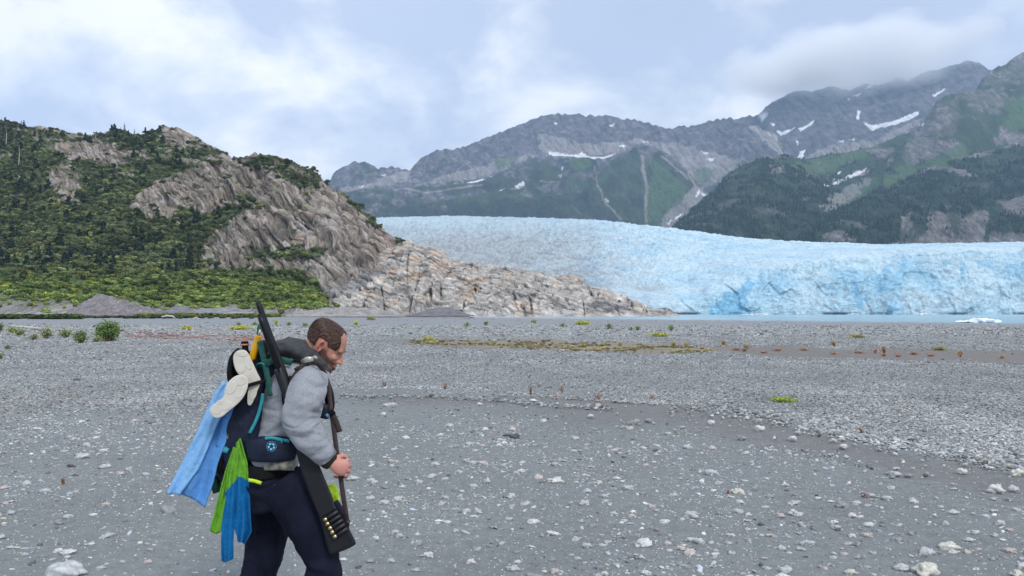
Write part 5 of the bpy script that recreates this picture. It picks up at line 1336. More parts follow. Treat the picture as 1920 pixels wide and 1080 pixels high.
m_skin, nt, b = new_mat("skin")
N, L = nt.nodes, nt.links
at = N.new("ShaderNodeAttribute"); at.attribute_name = "col"; L.new(at.outputs["Color"], b.inputs["Base Color"])
b.inputs["Roughness"].default_value = 0.5; b.inputs["Subsurface Weight"].default_value = 0.12; b.inputs["Subsurface Radius"].default_value = (0.012, 0.005, 0.003); b.inputs["Subsurface Scale"].default_value = 1.0
m_hair = mat_plain("brown_hair", (0.060, 0.030, 0.020), rough=0.55, amt=0.45, scale=70, bump=0.6, bump_scale=300, dist=0.002)
m_fleece = mat_plain("heather_grey_fleece", (0.295, 0.312, 0.345), rough=0.95, amt=0.10, scale=130, bump=0.35, bump_scale=900, dist=0.001, sheen=0.2, fold=(6.5, 0.07, (0, 0.8, 0), (0.7, 1, 1.7)))
m_hood = mat_plain("charcoal_fleece", (0.050, 0.055, 0.060), rough=0.95, amt=0.18, scale=40, bump=0.3, bump_scale=700, dist=0.001, fold=(6, 0.03, (0, 0, 0), (0.6, 1, 2.2)))
m_trous = mat_plain("black_navy_trousers", (0.007, 0.009, 0.022), rough=0.85, spec=0.2, amt=0.25, scale=9, bump=0.3, bump_scale=500, dist=0.001, fold=(4.5, 0.03, (0, 0.4, 0), (1.4, 1, 0.9)))
m_cuff = mat_plain("olive_black_knit", (0.018, 0.022, 0.012), rough=0.95, amt=0.2)
m_navy = mat_plain("navy_nylon", (0.006, 0.011, 0.032), rough=0.6, amt=0.3, scale=14, bump=0.4, bump_scale=350, dist=0.001, fold=(6, 0.025, (0, 0.2, 0), (1.4, 1, 1)))
m_black = mat_plain("black_webbing", (0.007, 0.007, 0.009), rough=0.8, spec=0.2, amt=0.3, scale=60, bump=0.3, bump_scale=600)
m_brown = mat_plain("dark_brown_webbing", (0.040, 0.026, 0.026), rough=0.7, amt=0.3, scale=60, bump=0.3, bump_scale=600)
m_teal = mat_plain("teal_piping", (0.03, 0.30, 0.36), rough=0.5)
m_green = mat_plain("bottle_green_webbing", (0.010, 0.085, 0.062), rough=0.7, amt=0.25, scale=50, bump=0.3, bump_scale=500)
m_gun = mat_plain("black_gun_metal", (0.020, 0.021, 0.024), rough=0.35, amt=0.15, metal=0.6)
m_stock = mat_plain("grey_polymer_stock", (0.009, 0.010, 0.013), rough=0.6, amt=0.15, scale=30)
m_brass = mat_plain("brass", (0.60, 0.50, 0.28), rough=0.28, metal=1.0)
m_shell = mat_plain("shell_black", (0.014, 0.015, 0.018), rough=0.45)
m_sole = mat_plain("cream_rubber", (0.66, 0.62, 0.54), rough=0.75, amt=0.06, scale=20, bump=0.3, bump_scale=120, dist=0.001)
m_lime = mat_plain("lime_yellow_fabric", (0.55, 0.80, 0.03), rough=0.8, amt=0.12, scale=30)
m_yellow = mat_plain("yellow_plastic", (0.83, 0.42, 0.01), rough=0.4, amt=0.04)
m_camo = mat_plain("camouflage_webbing", (0.07, 0.07, 0.06), rough=0.85, c2=(0.30, 0.30, 0.26), scale=26)
m_logo = mat_plain("pale_blue_print", (0.20, 0.55, 0.80), rough=0.6, amt=0.03)
m_metal = mat_plain("worn_steel", (0.55, 0.52, 0.45), rough=0.35, metal=0.8)

person = bpy.data.objects.new("person", None); COL.objects.link(person)
person.location = (0, 0, 0)
tag(person, "balding bearded man in grey hooded sweatshirt and dark trousers walking with bowed head", "person")

# --- head in its own frame: x forward, y to his left, z up, origin between the ears
HP = R(34)
HC = Q(611, 648, 0.0)
def HW(x, y, z):
    return HC + Vector((x * math.cos(HP) - z * -math.sin(HP) * 1.0, y, -x * math.sin(HP) + z * math.cos(HP)))
def Hinv(co):
    d = co - np.array(HC)
    x = d[:, 0] * math.cos(HP) - d[:, 2] * math.sin(HP)
    z = d[:, 0] * math.sin(HP) + d[:, 2] * math.cos(HP)
    return x, d[:, 1], z
secs = [(0.111, -0.022, 0.012, 0.010), (0.107, -0.021, 0.044, 0.034), (0.096, -0.019, 0.070, 0.054), (0.080, -0.017, 0.086, 0.067), (0.060, -0.014, 0.095, 0.074), (0.035, -0.010, 0.099, 0.077), (0.008, -0.006, 0.097, 0.076), (-0.018, 0.002, 0.090, 0.073), (-0.042, 0.012, 0.080, 0.068), (-0.065, 0.026, 0.064, 0.060), (-0.088, 0.040, 0.048, 0.048), (-0.104, 0.050, 0.034, 0.034), (-0.110, 0.052, 0.018, 0.018)]
V, F = [], []
nn = 28
for (z, cx, rx, ry) in secs:
    for k in range(nn):
        a = 2 * math.pi * k / nn
        V.append(HW(cx + rx * math.cos(a), ry * math.sin(a), z))
for i in range(len(secs) - 1):
    for k in range(nn): F.append((i * nn + k, i * nn + (k + 1) % nn, (i + 1) * nn + (k + 1) % nn, (i + 1) * nn + k))
F.append(tuple(range(nn - 1, -1, -1))); F.append(tuple((len(secs) - 1) * nn + k for k in range(nn)))
# outward normals are needed by the voxel union: flip if inside out
head = (V, [tuple(reversed(f)) for f in F])
def hseg(p, q, r0, r1, n=10):
    a_, b_ = HW(*p), HW(*q)
    return loft([(a_, r0 * .6, r0 * .6), (a_.lerp(b_, .15), r0, r0), (a_.lerp(b_, .85), r1, r1), (b_, r1 * .6, r1 * .6)], n)
def hell(c, r):
    return ellipsoid(HW(*c), r, Matrix.Rotation(HP, 3, 'Y'))
body_parts = [head,
    hseg((0.082, 0, 0.012), (0.106, 0, -0.026), 0.008, 0.0125), hell((0.108, 0, -0.030), (0.013, 0.013, 0.010)), hell((0.097, 0.011, -0.032), (0.011, 0.008, 0.008)), hell((0.097, -0.011, -0.032), (0.011, 0.008, 0.008)),
    hell((0.080, 0.027, 0.022), (0.016, 0.024, 0.010)), hell((0.080, -0.027, 0.022), (0.016, 0.024, 0.010)),
    hell((0.066, 0.038, -0.018), (0.022, 0.020, 0.018)), hell((0.066, -0.038, -0.018), (0.022, 0.020, 0.018)),
    hell((0.092, 0, -0.053), (0.010, 0.022, 0.006)), hell((0.088, 0, -0.064), (0.011, 0.020, 0.007)), hell((0.080, 0, -0.095), (0.018, 0.024, 0.018)), hell((0.055, 0.035, -0.078), (0.045, 0.020, 0.022)), hell((0.055, -0.035, -0.078), (0.045, 0.020, 0.022))]
for s_ in (-1, 1):                                     # ears: rim, lobe and concha wall
    for k in range(11):
        a = R(-70 + k * 28)
        p = (-0.004 + 0.012 * math.cos(a), s_ * (0.082 + 0.006 * math.cos(a) * -1), 0.000 + 0.024 * math.sin(a))
        body_parts.append(hell(p, (0.0045, 0.005, 0.007)))
    body_parts.append(hell((-0.006, s_ * 0.075, 0.002), (0.010, 0.008, 0.020))); body_parts.append(hell((0.003, s_ * 0.077, -0.024), (0.007, 0.006, 0.009)))
neck = loft(refine([(HW(-0.030, 0, 0.010), 0.055, 0.052), (HW(-0.035, 0, -0.045), 0.060, 0.056), (Q(583, 678), 0.066, 0.062), (Q(566, 702), 0.060, 0.085)], 3), 20)
TORSO = [(556, 690), (556, 712), (552, 745), (543, 785), (530, 820), (518, 850), (510, 880), (507, 905)]
torso_in = loft(refine(plan([(566, 700)] + TORSO[1:], 0.0, [14, 32, 44, 42, 38, 37, 37, 36], [0.07, 0.16, 0.15, 0.135, 0.13, 0.13, 0.14, 0.14]), 2), 20)
RSH, REL, RWR = (574, 718), (556, 792), (618, 862)
ARM_DY = [-0.17, -0.255, -0.235]
arm_r = loft(refine(plan([RSH, (562, 752), REL, (588, 828), RWR, (628, 870)], [-0.16, -0.22, -0.255, -0.25, -0.235, -0.235], [24, 20, 17, 16, 11, 11], [.055, .05, .042, .040, .024, .022]), 3), 16)
arm_l = loft(refine(plan([(572, 716), (548, 762), (535, 800), (556, 815), (580, 822)], [0.16, 0.22, 0.23, 0.18, 0.13], [24, 20, 16, 14, 10], [.055, .05, .042, .035, .022]), 3), 16)
body_parts += [neck, torso_in, arm_r, arm_l]
# right hand closed round the gun sling
HD = -0.235
def seg(pts, rads, n=10):
    rg = [(p, r, r) for p, r in zip(pts, rads)]
    a, b = pts[0], pts[-1]
    rg = [(a - (pts[1] - a).normalized() * rads[0] * .7, rads[0] * .5, rads[0] * .5)] + rg + [(b + (b - pts[-2]).normalized() * rads[-1] * .8, rads[-1] * .5, rads[-1] * .5)]
    return loft(refine(rg, 2), n)
palm = loft(refine([(Q(620, 866, HD), .020, .022), (Q(628, 871, HD - .004), .031, .023), (Q(638, 876, HD - .006), .039, .021), (Q(647, 878, HD - .002), .037, .017), (Q(651, 879, HD + .002), .028, .012)], 2), 16)
body_parts += [palm]
fing = [((651, 862), 0.0098), ((653.5, 872), 0.0102), ((652, 882), 0.0098), ((648, 891), 0.0086)]
for (fx, fy), r_f in fing:
    k1 = Q(fx, fy, HD + .002); k2 = Q(fx + 2, fy + 3, HD + .036); k3 = Q(fx - 12, fy + 4, HD + .054); k4 = Q(fx - 21, fy + 3, HD + .038)
    body_parts.append(seg([k1, k1.lerp(k2, .5), k2, k3, k4], [r_f, r_f, r_f * .95, r_f * .88, r_f * .8]))
body_parts.append(seg([Q(627, 862, HD), Q(636, 856, HD + .012), Q(645, 855, HD + .030), Q(650, 858, HD + .046)], [.013, .0115, .0105, .009]))
# left hand, closed, behind the gun
HL = 0.11
body_parts.append(loft(refine([(Q(580, 822, HL + .02), .020, .022), (Q(589, 826, HL + .01), .036, .020), (Q(598, 830, HL), .034, .016)], 2), 14))
for i in range(4):
    k1 = Q(600 - i, 819 + i * 8, HL); k2 = Q(606 - i, 821 + i * 8, HL - .03); k3 = Q(596 - i, 823 + i * 8, HL - .048)
    body_parts.append(seg([k1, k2, k3], [.0095, .009, .008]))
body_parts.append(seg([Q(586, 815, HL), Q(596, 811, HL - .02), Q(602, 813, HL - .036)], [.012, .011, .009]))
# legs under the trousers
LEG_R = [(520, 905), (548, 945), (578, 995), (602, 1055), (600, 1110), (597, 1165), (594, 1205)]
LEG_L = [(505, 905), (498, 950), (494, 1005), (488, 1062), (470, 1110), (448, 1155), (430, 1190)]
body_parts.append(loft(refine(plan(LEG_R, -0.10, [32, 30, 26, 22, 19, 14, 12], [.08, .08, .07, .055, .05, .04, .035]), 2), 16))
body_parts.append(loft(refine(plan(LEG_L, 0.10, [32, 30, 26, 22, 19, 14, 12], [.08, .08, .07, .055, .05, .04, .035]), 2), 16))
bme = fused("body", body_parts, 0.0036, 3)
co, no = vco(bme)
hx, hy, hz = Hinv(co)
inh = (hz > -0.13) & (np.abs(hx) < 0.16) & (np.abs(hy) < 0.12)
for s_ in (-1, 1):                                     # eye sockets and ear hollows
    g = np.exp(-(((hx - 0.090) / 0.014)**2 + ((hy - s_ * 0.031) / 0.016)**2 + ((hz - 0.003) / 0.011)**2)) * inh
    d_ = np.array(HW(-1, 0, 0) - HW(0, 0, 0))
    co = co + g[:, None] * d_ * 0.012
    g = np.exp(-(((hx + 0.002) / 0.008)**2 + ((hy - s_ * 0.086) / 0.012)**2 + ((hz - 0.004) / 0.015)**2)) * inh
    co[:, 1] -= s_ * g * 0.010
setco(bme, co)
skin = np.ones((len(co), 3)) * np.array((0.50, 0.235, 0.165)) * (1 + 0.10 * fbm(co[:, 0] * 25, co[:, 1] * 25, co[:, 2] * 25, 3, 600))[:, None]
skin = mix(skin, (0.60, 0.20, 0.15), 0.5 * inh * (np.abs(hy) > 0.072) * (hx < 0.02))
skin = mix(skin, (0.56, 0.22, 0.16), 0.45 * inh * sstep(0.10, 0.115, hx))
jaw = inh * sstep(-0.004, -0.016, hz + 0.42 * (hx - 0.01)) * sstep(-0.004, 0.010, hx) * (1 - np.exp(-((hz + 0.058) / .005)**2) * (hx > .088)) * (hx < 0.098)
side = inh * sstep(0.02, -0.02, hz) * sstep(0.004, 0.014, hx) * sstep(0.045, 0.028, hx)
beard = np.clip(jaw + side, 0, 1) * (0.92 + 0.12 * fbm(co[:, 0] * 120, co[:, 1] * 120, co[:, 2] * 120, 2, 610))
skin = mix(skin, (0.045, 0.022, 0.014), 0.95 * np.clip(beard, 0, 1))
for s_ in (-1, 1):
    skin = mix(skin, (0.10, 0.05, 0.035), 0.75 * inh * np.exp(-(((hz - 0.026) / .006)**2 + ((hy - s_ * .032) / .020)**2)) * (hx > .05))
    skin = mix(skin, (0.16, 0.05, 0.04), 0.8 * inh * np.exp(-(((hx + .002) / .007)**2 + ((hz - .002) / .012)**2)) * (np.abs(hy) > .068))
hand = (co[:, 2] < 1.12) & (co[:, 0] > -0.92)
skin = mix(skin, (0.66, 0.30, 0.25), 0.5 * hand * (co[:, 1] < MY - .1))
set_col(bme, skin)
body = link("body", bme, m_skin, person)
# hair: a shell grown from the scalp
hx, hy, hz = Hinv(vco(bme)[0])
line = 0.046 - 0.25 * np.clip(0.05 - hz, 0, 1) - 0.8 * np.clip(hz - 0.092, 0, 1)
hm = inh & (hx < line + 0.028 * (np.abs(hy) > 0.045)) & (hz > np.where(hx < -0.03, -0.022 - 0.1 * (hx + .03), np.where(hx < 0.012, 0.028, 0.012))) & ~((np.abs(hy) > 0.0835))
hm &= ~((hx > -0.024) & (hx < 0.013) & (hz < 0.029))
fs = np.empty(len(bme.loops), np.int32); bme.loops.foreach_get("vertex_index", fs)
ls = np.empty(len(bme.polygons), np.int32); bme.polygons.foreach_get("loop_total", ls)
fa = fs.reshape(-1, 4) if (ls == 4).all() else None
co, no = vco(bme)
if fa is not None:
    keep = hm[fa].all(1); ff = fa[keep]
    used = np.unique(ff); mp_ = np.full(len(co), -1); mp_[used] = np.arange(len(used))
    nb_ = np.zeros(len(co)); cntv = np.bincount(ff.ravel(), minlength=len(co)); edge = (cntv[used] < 4)
    s1 = ridged(hx * 26 + hz * 10, hy * 60, hz * 70 - hx * 20, 3, 620)[used]
    th = np.where(edge, -0.001, 0.0058 + 0.0035 * s1)
    th = th * np.where(edge, 1, sstep(-0.045, 0.0, hz[used]) * 0.7 + 0.35)
    hco = co[used] + no[used] * th[:, None]
    hme = mesh_np("hair", hco, mp_[ff])
    link("hair", hme, m_hair, person)

# --- sweatshirt
hood_parts = []
tor = plan(TORSO[:6] + [(508, 868)], 0.0, [24, 46, 54, 50, 45, 43, 42], [0.09, 0.19, 0.18, 0.165, 0.16, 0.16, 0.165])
slv = plan([(584, 708), (578, 728), (570, 758), (561, 786), (572, 810), (591, 833), (609, 853), (617, 862)], [-0.13, -0.18, -0.225, -0.245, -0.25, -0.25, -0.24, -0.235], [24, 35, 35, 32, 30, 27, 22, 20], [.08, .085, .082, .072, .065, .058, .046, .040])
slv_l = plan([(578, 706), (562, 735), (550, 762), (536, 800), (550, 814), (566, 820)], [0.13, 0.19, 0.225, 0.235, 0.19, 0.15], [26, 34, 32, 28, 24, 20], [.08, .08, .075, .065, .05, .038])
swe = fused("sweatshirt", [loft(refine(tor, 3), 28), loft(refine(slv, 3), 22), loft(refine(slv_l, 3), 22), ellipsoid(Q(588, 712, -0.09), (0.080, 0.12, 0.068)), ellipsoid(Q(555, 694, 0), (0.075, 0.165, 0.05))], 0.006, 5)
el_c = np.array(Q(590, 792, -0.28)); el_b = np.array(Q(604, 838, -0.26))
def elbow(co):
    d1 = np.linalg.norm(co - el_c, axis=1); d2 = np.linalg.norm(co - el_b, axis=1)
    return 0.013 * np.exp(-(d1 / 0.10)**2) + 0.007 * np.exp(-(d2 / 0.08)**2)
folds(swe, 0.007, 8.0, 630, (0.8, 0.6, 1.25), elbow)
c0_, n0_ = vco(swe); q1 = (c0_[:, 0] * 0.75 + c0_[:, 2] * 0.66) * 34 + 2.2 * fbm(c0_[:, 0] * 7, c0_[:, 1] * 7, c0_[:, 2] * 7, 2, 633)
setco(swe, c0_ + n0_ * (0.0045 * (np.abs(np.sin(q1))**0.6 - .6) * np.clip(0.3 + 1.2 * fbm(c0_[:, 0] * 6, c0_[:, 1] * 4, c0_[:, 2] * 6, 2, 636), 0, 1))[:, None])
sweat = link("sweatshirt", swe, m_fleece, person)
# elbow creases radiating from the inside of the bend
# hood lying on the shoulders and round the neck
hd1 = plan([(512, 668), (528, 656), (548, 652), (568, 658), (586, 672), (600, 690)], 0.0, [8, 17, 20, 20, 17, 12], [0.09, 0.125, 0.135, 0.125, 0.115, 0.10])
hme = fused("hood", [loft(refine(hd1, 3), 24), loft(refine(plan([(575, 655), (590, 668), (604, 684), (611, 700)], -0.065, [6, 9, 10, 7], [.022, .035, .035, .03]), 3), 14), loft(refine(plan([(575, 655), (590, 668), (604, 684), (611, 700)], 0.065, [6, 9, 10, 7], [.022, .035, .035, .03]), 3), 14)], 0.005, 5)
folds(hme, 0.010, 10, 640, (0.5, 0.5, 1.6))
link("hood", hme, m_hood, sweat)
link("cuff", fused("cuff", [loft(refine(plan([(611, 857), (617, 863), (624, 869)], [-0.238, -0.236, -0.235], [18.5, 18, 14.5], [.036, .035, .029]), 4), 18)], 0.004, 3), m_cuff, sweat)

# --- trousers
tr = fused("trousers", [loft(refine(plan([(509, 868), (508, 890), (508, 915), (512, 945)], 0.0, [42, 44, 46, 42], [0.165, 0.175, 0.18, 0.17]), 3), 26),
    loft(refine(plan([(528, 900), (552, 935), (580, 990), (604, 1045), (606, 1090), (600, 1140), (598, 1190)], -0.10, [44, 44, 38, 33, 32, 29, 27], [.10, .105, .095, .085, .08, .075, .07]), 3), 22),
    loft(refine(plan([(505, 900), (503, 945), (500, 1000), (491, 1055), (476, 1100), (452, 1148), (436, 1180)], 0.10, [44, 44, 38, 34, 32, 29, 27], [.10, .105, .095, .085, .08, .075, .07]), 3), 22)], 0.0075, 5)
folds(tr, 0.016, 6.5, 650, (1.1, 0.7, 0.7))
link("trousers", tr, m_trous, person)
for (tx, ty, dy_, an) in ((598, 1222, -0.10, 0), (430, 1205, 0.10, 28)):
    bt = fused("boot", [loft(refine([(Q(tx - 4, ty - 42, dy_), .055, .052, ), (Q(tx - 2, ty - 12, dy_), .062, .050), (Q(tx, ty + 2, dy_), .07, .048)], 2), 16), ellipsoid(Q(tx + 14, ty + 4, dy_), (0.125, 0.05, 0.042)), ellipsoid(Q(tx + 8, ty + 15, dy_), (0.14, 0.052, 0.018))], 0.007, 2)
    if an:
        c_ = np.array(Q(tx, ty, dy_)); q_, _n = vco(bt); d_ = q_ - c_; a_ = R(an)
        q_ = c_ + np.stack([d_[:, 0] * math.cos(a_) + d_[:, 2] * math.sin(a_), d_[:, 1], -d_[:, 0] * math.sin(a_) + d_[:, 2] * math.cos(a_)], 1)
        q_[:, 2] += 0.012 - q_[:, 2].min(); setco(bt, q_)
    else:
        q_, _n = vco(bt); q_[:, 2] += 0.002 - q_[:, 2].min(); setco(bt, q_)
    link("boot", bt, m_black, person)
beltm = fused("belt", [loft(refine(plan([(509, 862), (508, 874), (508, 886)], 0.0, [44, 46, 46], [0.178, 0.183, 0.184]), 3), 30)], 0.006, 2)
blt = link("belt", beltm, m_black, person)
V, F = loft([(Q(500, 869, -0.150), .030, .030), (Q(528, 867, -0.168), .034, .030), (Q(553, 868, -0.150), .034, .026)], 12, expo=5)
simple("belt_panel", V, F, m_camo, blt, bevel=0.003)

# --- backpack
pack = bpy.data.objects.new("backpack", None); COL.objects.link(pack)
tag(pack, "navy hiking backpack with teal piping and green straps on the man's back", "backpack")
bag = fused("main_bag", [loft(refine(plan([(506, 668), (498, 690), (488, 730), (478, 775), (470, 820), (463, 860), (466, 880)], 0.02, [14, 25, 31, 37, 38, 33, 20], [0.09, 0.13, 0.15, 0.16, 0.16, 0.15, 0.11]), 3), 26, expo=2.8),
      loft(refine(plan([(440, 770), (434, 820), (432, 865), (440, 900)], 0.02, [16, 24, 26, 16], [0.08, 0.11, 0.11, 0.08]), 3), 20, expo=2.6)], 0.006, 4)
folds(bag, 0.007, 9, 660, (1, 1, 0.7))
bg = link("main_bag", bag, m_navy, pack)
lid = fused("top_lid", [loft(refine(plan([(498, 640), (494, 662), (488, 690), (480, 712)], 0.02, [10, 20, 27, 26], [0.06, 0.11, 0.13, 0.13]), 3), 20, expo=2.6)], 0.006, 3)
folds(lid, 0.008, 12, 664); link("top_lid", lid, m_black, pack)
strap("piping", [(493, 738), (490, 755), (485, 775), (477, 795), (468, 812)], [-.155] * 5, 6, m_teal, pack, 0.008)
strap("harness_strap", [(487, 640), (492, 662), (498, 688), (503, 715), (507, 742)], [-.13, -.15, -.165, -.172, -.172], 11, m_green, pack, 0.006)
strap("harness_strap", [(482, 690), (494, 683), (507, 678), (520, 672)], [-.10, -.16, -.18, -.17], 12, m_green, pack, 0.006)
strap("harness_strap", [(507, 671), (525, 674), (547, 680)], [-.16, -.165, -.16], 12, m_green, pack, 0.006)
strap("harness_strap", [(488, 612), (484, 625), (486, 645), (490, 665)], [-.06, -.07, -.09, -.11], 6, m_green, pack, 0.006)
strap("grab_loop", [(487, 636), (484, 622), (486, 609), (491, 622)], [-.06] * 4, 4, m_green, pack, 0.006)
cord = [Q(x, y, d_) for x, y, d_ in ((478, 690, -.12), (484, 682, -.15), (494, 682, -.165), (500, 690, -.165))]
V, F = loft(refine([(p, .003, .003) for p in cord], 4), 6); simple("cord", V, F, m_teal, pack)
V, F = loft(refine(plan([(449, 655), (441, 668), (438, 690), (440, 712), (452, 740)], -.08, [4, 7, 9, 10, 10], [.03, .05, .06, .06, .05]), 3), 14); simple("stuff_pocket", V, F, m_black, pack)
# shoulder strap over the sweatshirt
strap("shoulder_strap", [(612, 706), (603, 690), (590, 679), (578, 676), (566, 686), (553, 703), (545, 715)], [-.10, -.14, -.165, -.17, -.185, -.20, -.20], 8, m_brown, pack, 0.007)
V, F = loft(refine(plan([(548, 706), (541, 722), (538, 740), (538, 758)], [-.185, -.195, -.195, -.19], [5, 9, 10, 8], .014), 3), 12, expo=3); simple("strap_pad", V, F, m_black, pack)
V, F = loft(plan([(566, 679), (576, 674), (588, 673)], [-.183, -.188, -.183], [4.5, 5.5, 4.5], .006), 10, expo=4); simple("buckle", V, F, m_metal, pack)
V, F = loft(plan([(589, 668), (594, 673)], [-.16, -.165], [3, 3], .008), 10, expo=4); simple("buckle", V, F, m_metal, pack)
V, F = loft(plan([(553, 694), (560, 689)], [-.196, -.196], [3.4, 3.4], .004), 8, expo=4); simple("tension_tab", V, F, m_navy, pack)
# hip belt with its pouch
hb = fused("hip_belt", [loft(refine(plan([(462, 842), (480, 842), (500, 842), (528, 842), (556, 846)], [-.12, -.165, -.185, -.185, -.16], [20, 23, 24, 24, 17], [.02, .032, .036, .036, .024]), 3), 18, expo=3.2)], 0.005, 3)
hbo = link("hip_belt", hb, m_navy, pack)
strap("zip", [(497, 822), (510, 821), (525, 824), (543, 827)], [-.219] * 4, 5.5, m_teal, hbo, 0.006)
strap("zip_pull", [(529, 823), (528, 831)], [-.225] * 2, 2.5, m_teal, hbo, 0.005)
def flat(poly, dy, mat, name, parent, t=.0016):
    V, F = prism(poly, dy - t, dy); return simple(name, V, F, mat, parent, smooth=False)
lc_ = (509, 837)
for k in range(5):                                     # the round emblem: broken ring of arrows and a thin outer ring
    pl_ = []
    a0 = R(72 * k); 
    for a, r in ((0, 6.6), (16, 7.0), (32, 6.9), (48, 6.6), (60, 4.4), (44, 3.6), (30, 2.9), (14, 3.4), (2, 3.8)):
        pl_.append((lc_[0] + r * math.cos(a0 + R(a)), lc_[1] + r * math.sin(a0 + R(a))))
    flat(pl_, -.2235, m_logo, "emblem", hbo)
for k in range(12):
    a0 = R(30 * k)
    pl_ = [(lc_[0] + r * math.cos(a0 + R(a)), lc_[1] + r * math.sin(a0 + R(a))) for a, r in ((0, 9.4), (20, 9.4), (20, 8.7), (0, 8.7))]
    flat(pl_, -.2235, m_logo, "emblem_ring", hbo)
strap("pull_tab", [(466, 900), (478, 902), (490, 906)], [-.20, -.21, -.205], 6, m_lime, pack, 0.004)
strap("compression_strap", [(462, 724), (478, 719), (500, 713)], [-.20, -.20, -.17], 6.5, m_black, pack, 0.005)
flat([(431, 795), (436, 790), (434, 812), (430, 826), (426, 822)], -.118, m_yellow, "side_tag", pack, .004)
V, F = loft(plan([(424, 840), (418, 870), (420, 884)], -.05, [10, 13, 8], .05), 12); simple("side_pocket", V, F, m_black, pack)
V, F = loft(plan([(409, 890), (404, 905), (408, 922)], .0, [7, 9, 6], .04), 12); simple("side_pouch", V, F, m_green, pack)

# --- bottle, yellow handle
bt_ = bpy.data.objects.new("bottle", None); COL.objects.link(bt_)
V, F = loft(refine(plan([(461, 735), (460, 690), (460, 668), (460, 655), (459, 648)], 0.0, [12, 12, 9, 6, 6], [.030, .030, .023, .016, .016]), 2), 16); simple("bottle_body", V, F, m_black, bt_)
V, F = loft(plan([(459, 648), (459, 644.5)], 0.0, [8.5, 8.5], [.022, .022]), 16); simple("cap_ring", V, F, mat_plain("copper_ring", (0.55, 0.22, 0.14), rough=0.4, metal=0.3), bt_)
V, F = loft(plan([(459, 645), (459, 640)], 0.0, [7, 6.6], [.018, .018]), 16); simple("cap", V, F, m_black, bt_)
tag(bt_, "black bottle with a copper-ringed cap standing in the pack above the cream soles", "bottle")
yh = bpy.data.objects.new("handle", None); COL.objects.link(yh)
V, F = loft(plan([(471, 676), (473, 671), (484, 633), (485, 629)], -.10, [4.5, 6, 6, 4], [.012, .016, .016, .012]), 14, expo=3); simple("grip", V, F, m_yellow, yh)
V, F = loft(plan([(485, 630), (488, 618)], -.10, [2.5, 2], [.006, .005]), 10); simple("shaft_tip", V, F, m_metal, yh)
tag(yh, "bright yellow tool handle sticking up beside the gun barrel", "tool handle")

# --- pair of shoes, soles outward
def sole(outline, dy, pads, name_label):
    root = bpy.data.objects.new("shoe", None); COL.objects.link(root)
    cx = sum(p[0] for p in outline) / len(outline); cy_ = sum(p[1] for p in outline) / len(outline)
    n = len(outline); sm_o = []
    for i in range(n):                                  # rounded outline
        p0, p1, p2, p3 = [outline[(i + j) % n] for j in (-1, 0, 1, 2)]
        for t in (0, .34, .67):
            sm_o.append(tuple(0.5 * ((2 * b) + (c - a) * t + (2 * a - 5 * b + 4 * c - d) * t * t + (3 * b - a - 3 * c + d) * t**3) for a, b, c, d in zip(p0, p1, p2, p3)))
    V, F = prism(sm_o, dy, dy + .022)
    simple("sole", V, F, m_sole, root, smooth=False, bevel=0.005)
    inner = [(cx + (x - cx) * 0.86, cy_ + (y - cy_) * 0.86) for x, y in sm_o]
    V1 = [Q(x, y, dy + .021) for x, y in inner]; V2 = [Q(cx + (x - cx) * .8, cy_ + (y - cy_) * .8, dy + .085) for x, y in inner]
    nn_ = len(inner); F = [(i, (i + 1) % nn_, nn_ + (i + 1) % nn_, nn_ + i) for i in range(nn_)] + [tuple(range(nn_, 2 * nn_))]
    simple("upper", V1 + V2, F, m_black, root, bevel=0.01)
    for (ex, ey, rx, ry, an) in pads:
        pl_ = [(ex + rx * 1.06 * math.cos(a) * math.cos(an) - ry * math.sin(a) * math.sin(an), ey + rx * math.cos(a) * math.sin(an) + ry * math.sin(a) * math.cos(an)) for a in [2 * math.pi * k / 18 for k in range(18)]]
        V, F = prism(pl_, dy - .0024, dy + .002); simple("tread_pad", V, F, m_sole, root, smooth=False, bevel=0.0015)
    return tag(root, name_label, "shoe", "shoes strapped to the pack sole outwards")
sole([(437, 672), (441, 661), (450, 656), (460, 657), (467, 665), (474, 680), (483, 700), (489, 714), (483, 732), (476, 750), (470, 760), (464, 757), (464, 740), (466, 722), (462, 708), (450, 704), (441, 692)], -.185,
     [(450, 685, 9.5, 14.5, -.2), (464.5, 681, 5.5, 13, -.35), (477, 710, 7, 14, -.35), (464, 712, 5, 11, -.3), (475, 738, 6, 12, .3), (454, 663.5, 10, 5.2, 0.1)], "upper cream-soled shoe standing on its heel behind the other")
sole([(458, 704), (465, 712), (464, 728), (457, 744), (445, 758), (430, 770), (417, 781), (405, 784), (396, 778), (393, 768), (398, 760), (409, 753), (419, 743), (422, 728), (430, 714), (444, 704)], -.245,
     [(434, 727, 13, 9, -1.0), (452, 714, 10.5, 8.5, -.5), (451, 735, 13, 7, -1.05), (405.5, 768, 9.5, 9, -.8), (424, 761, 11, 7, -.6), (411, 755, 7, 4, -.5)], "lower cream-soled shoe lying diagonally over the light blue towel")

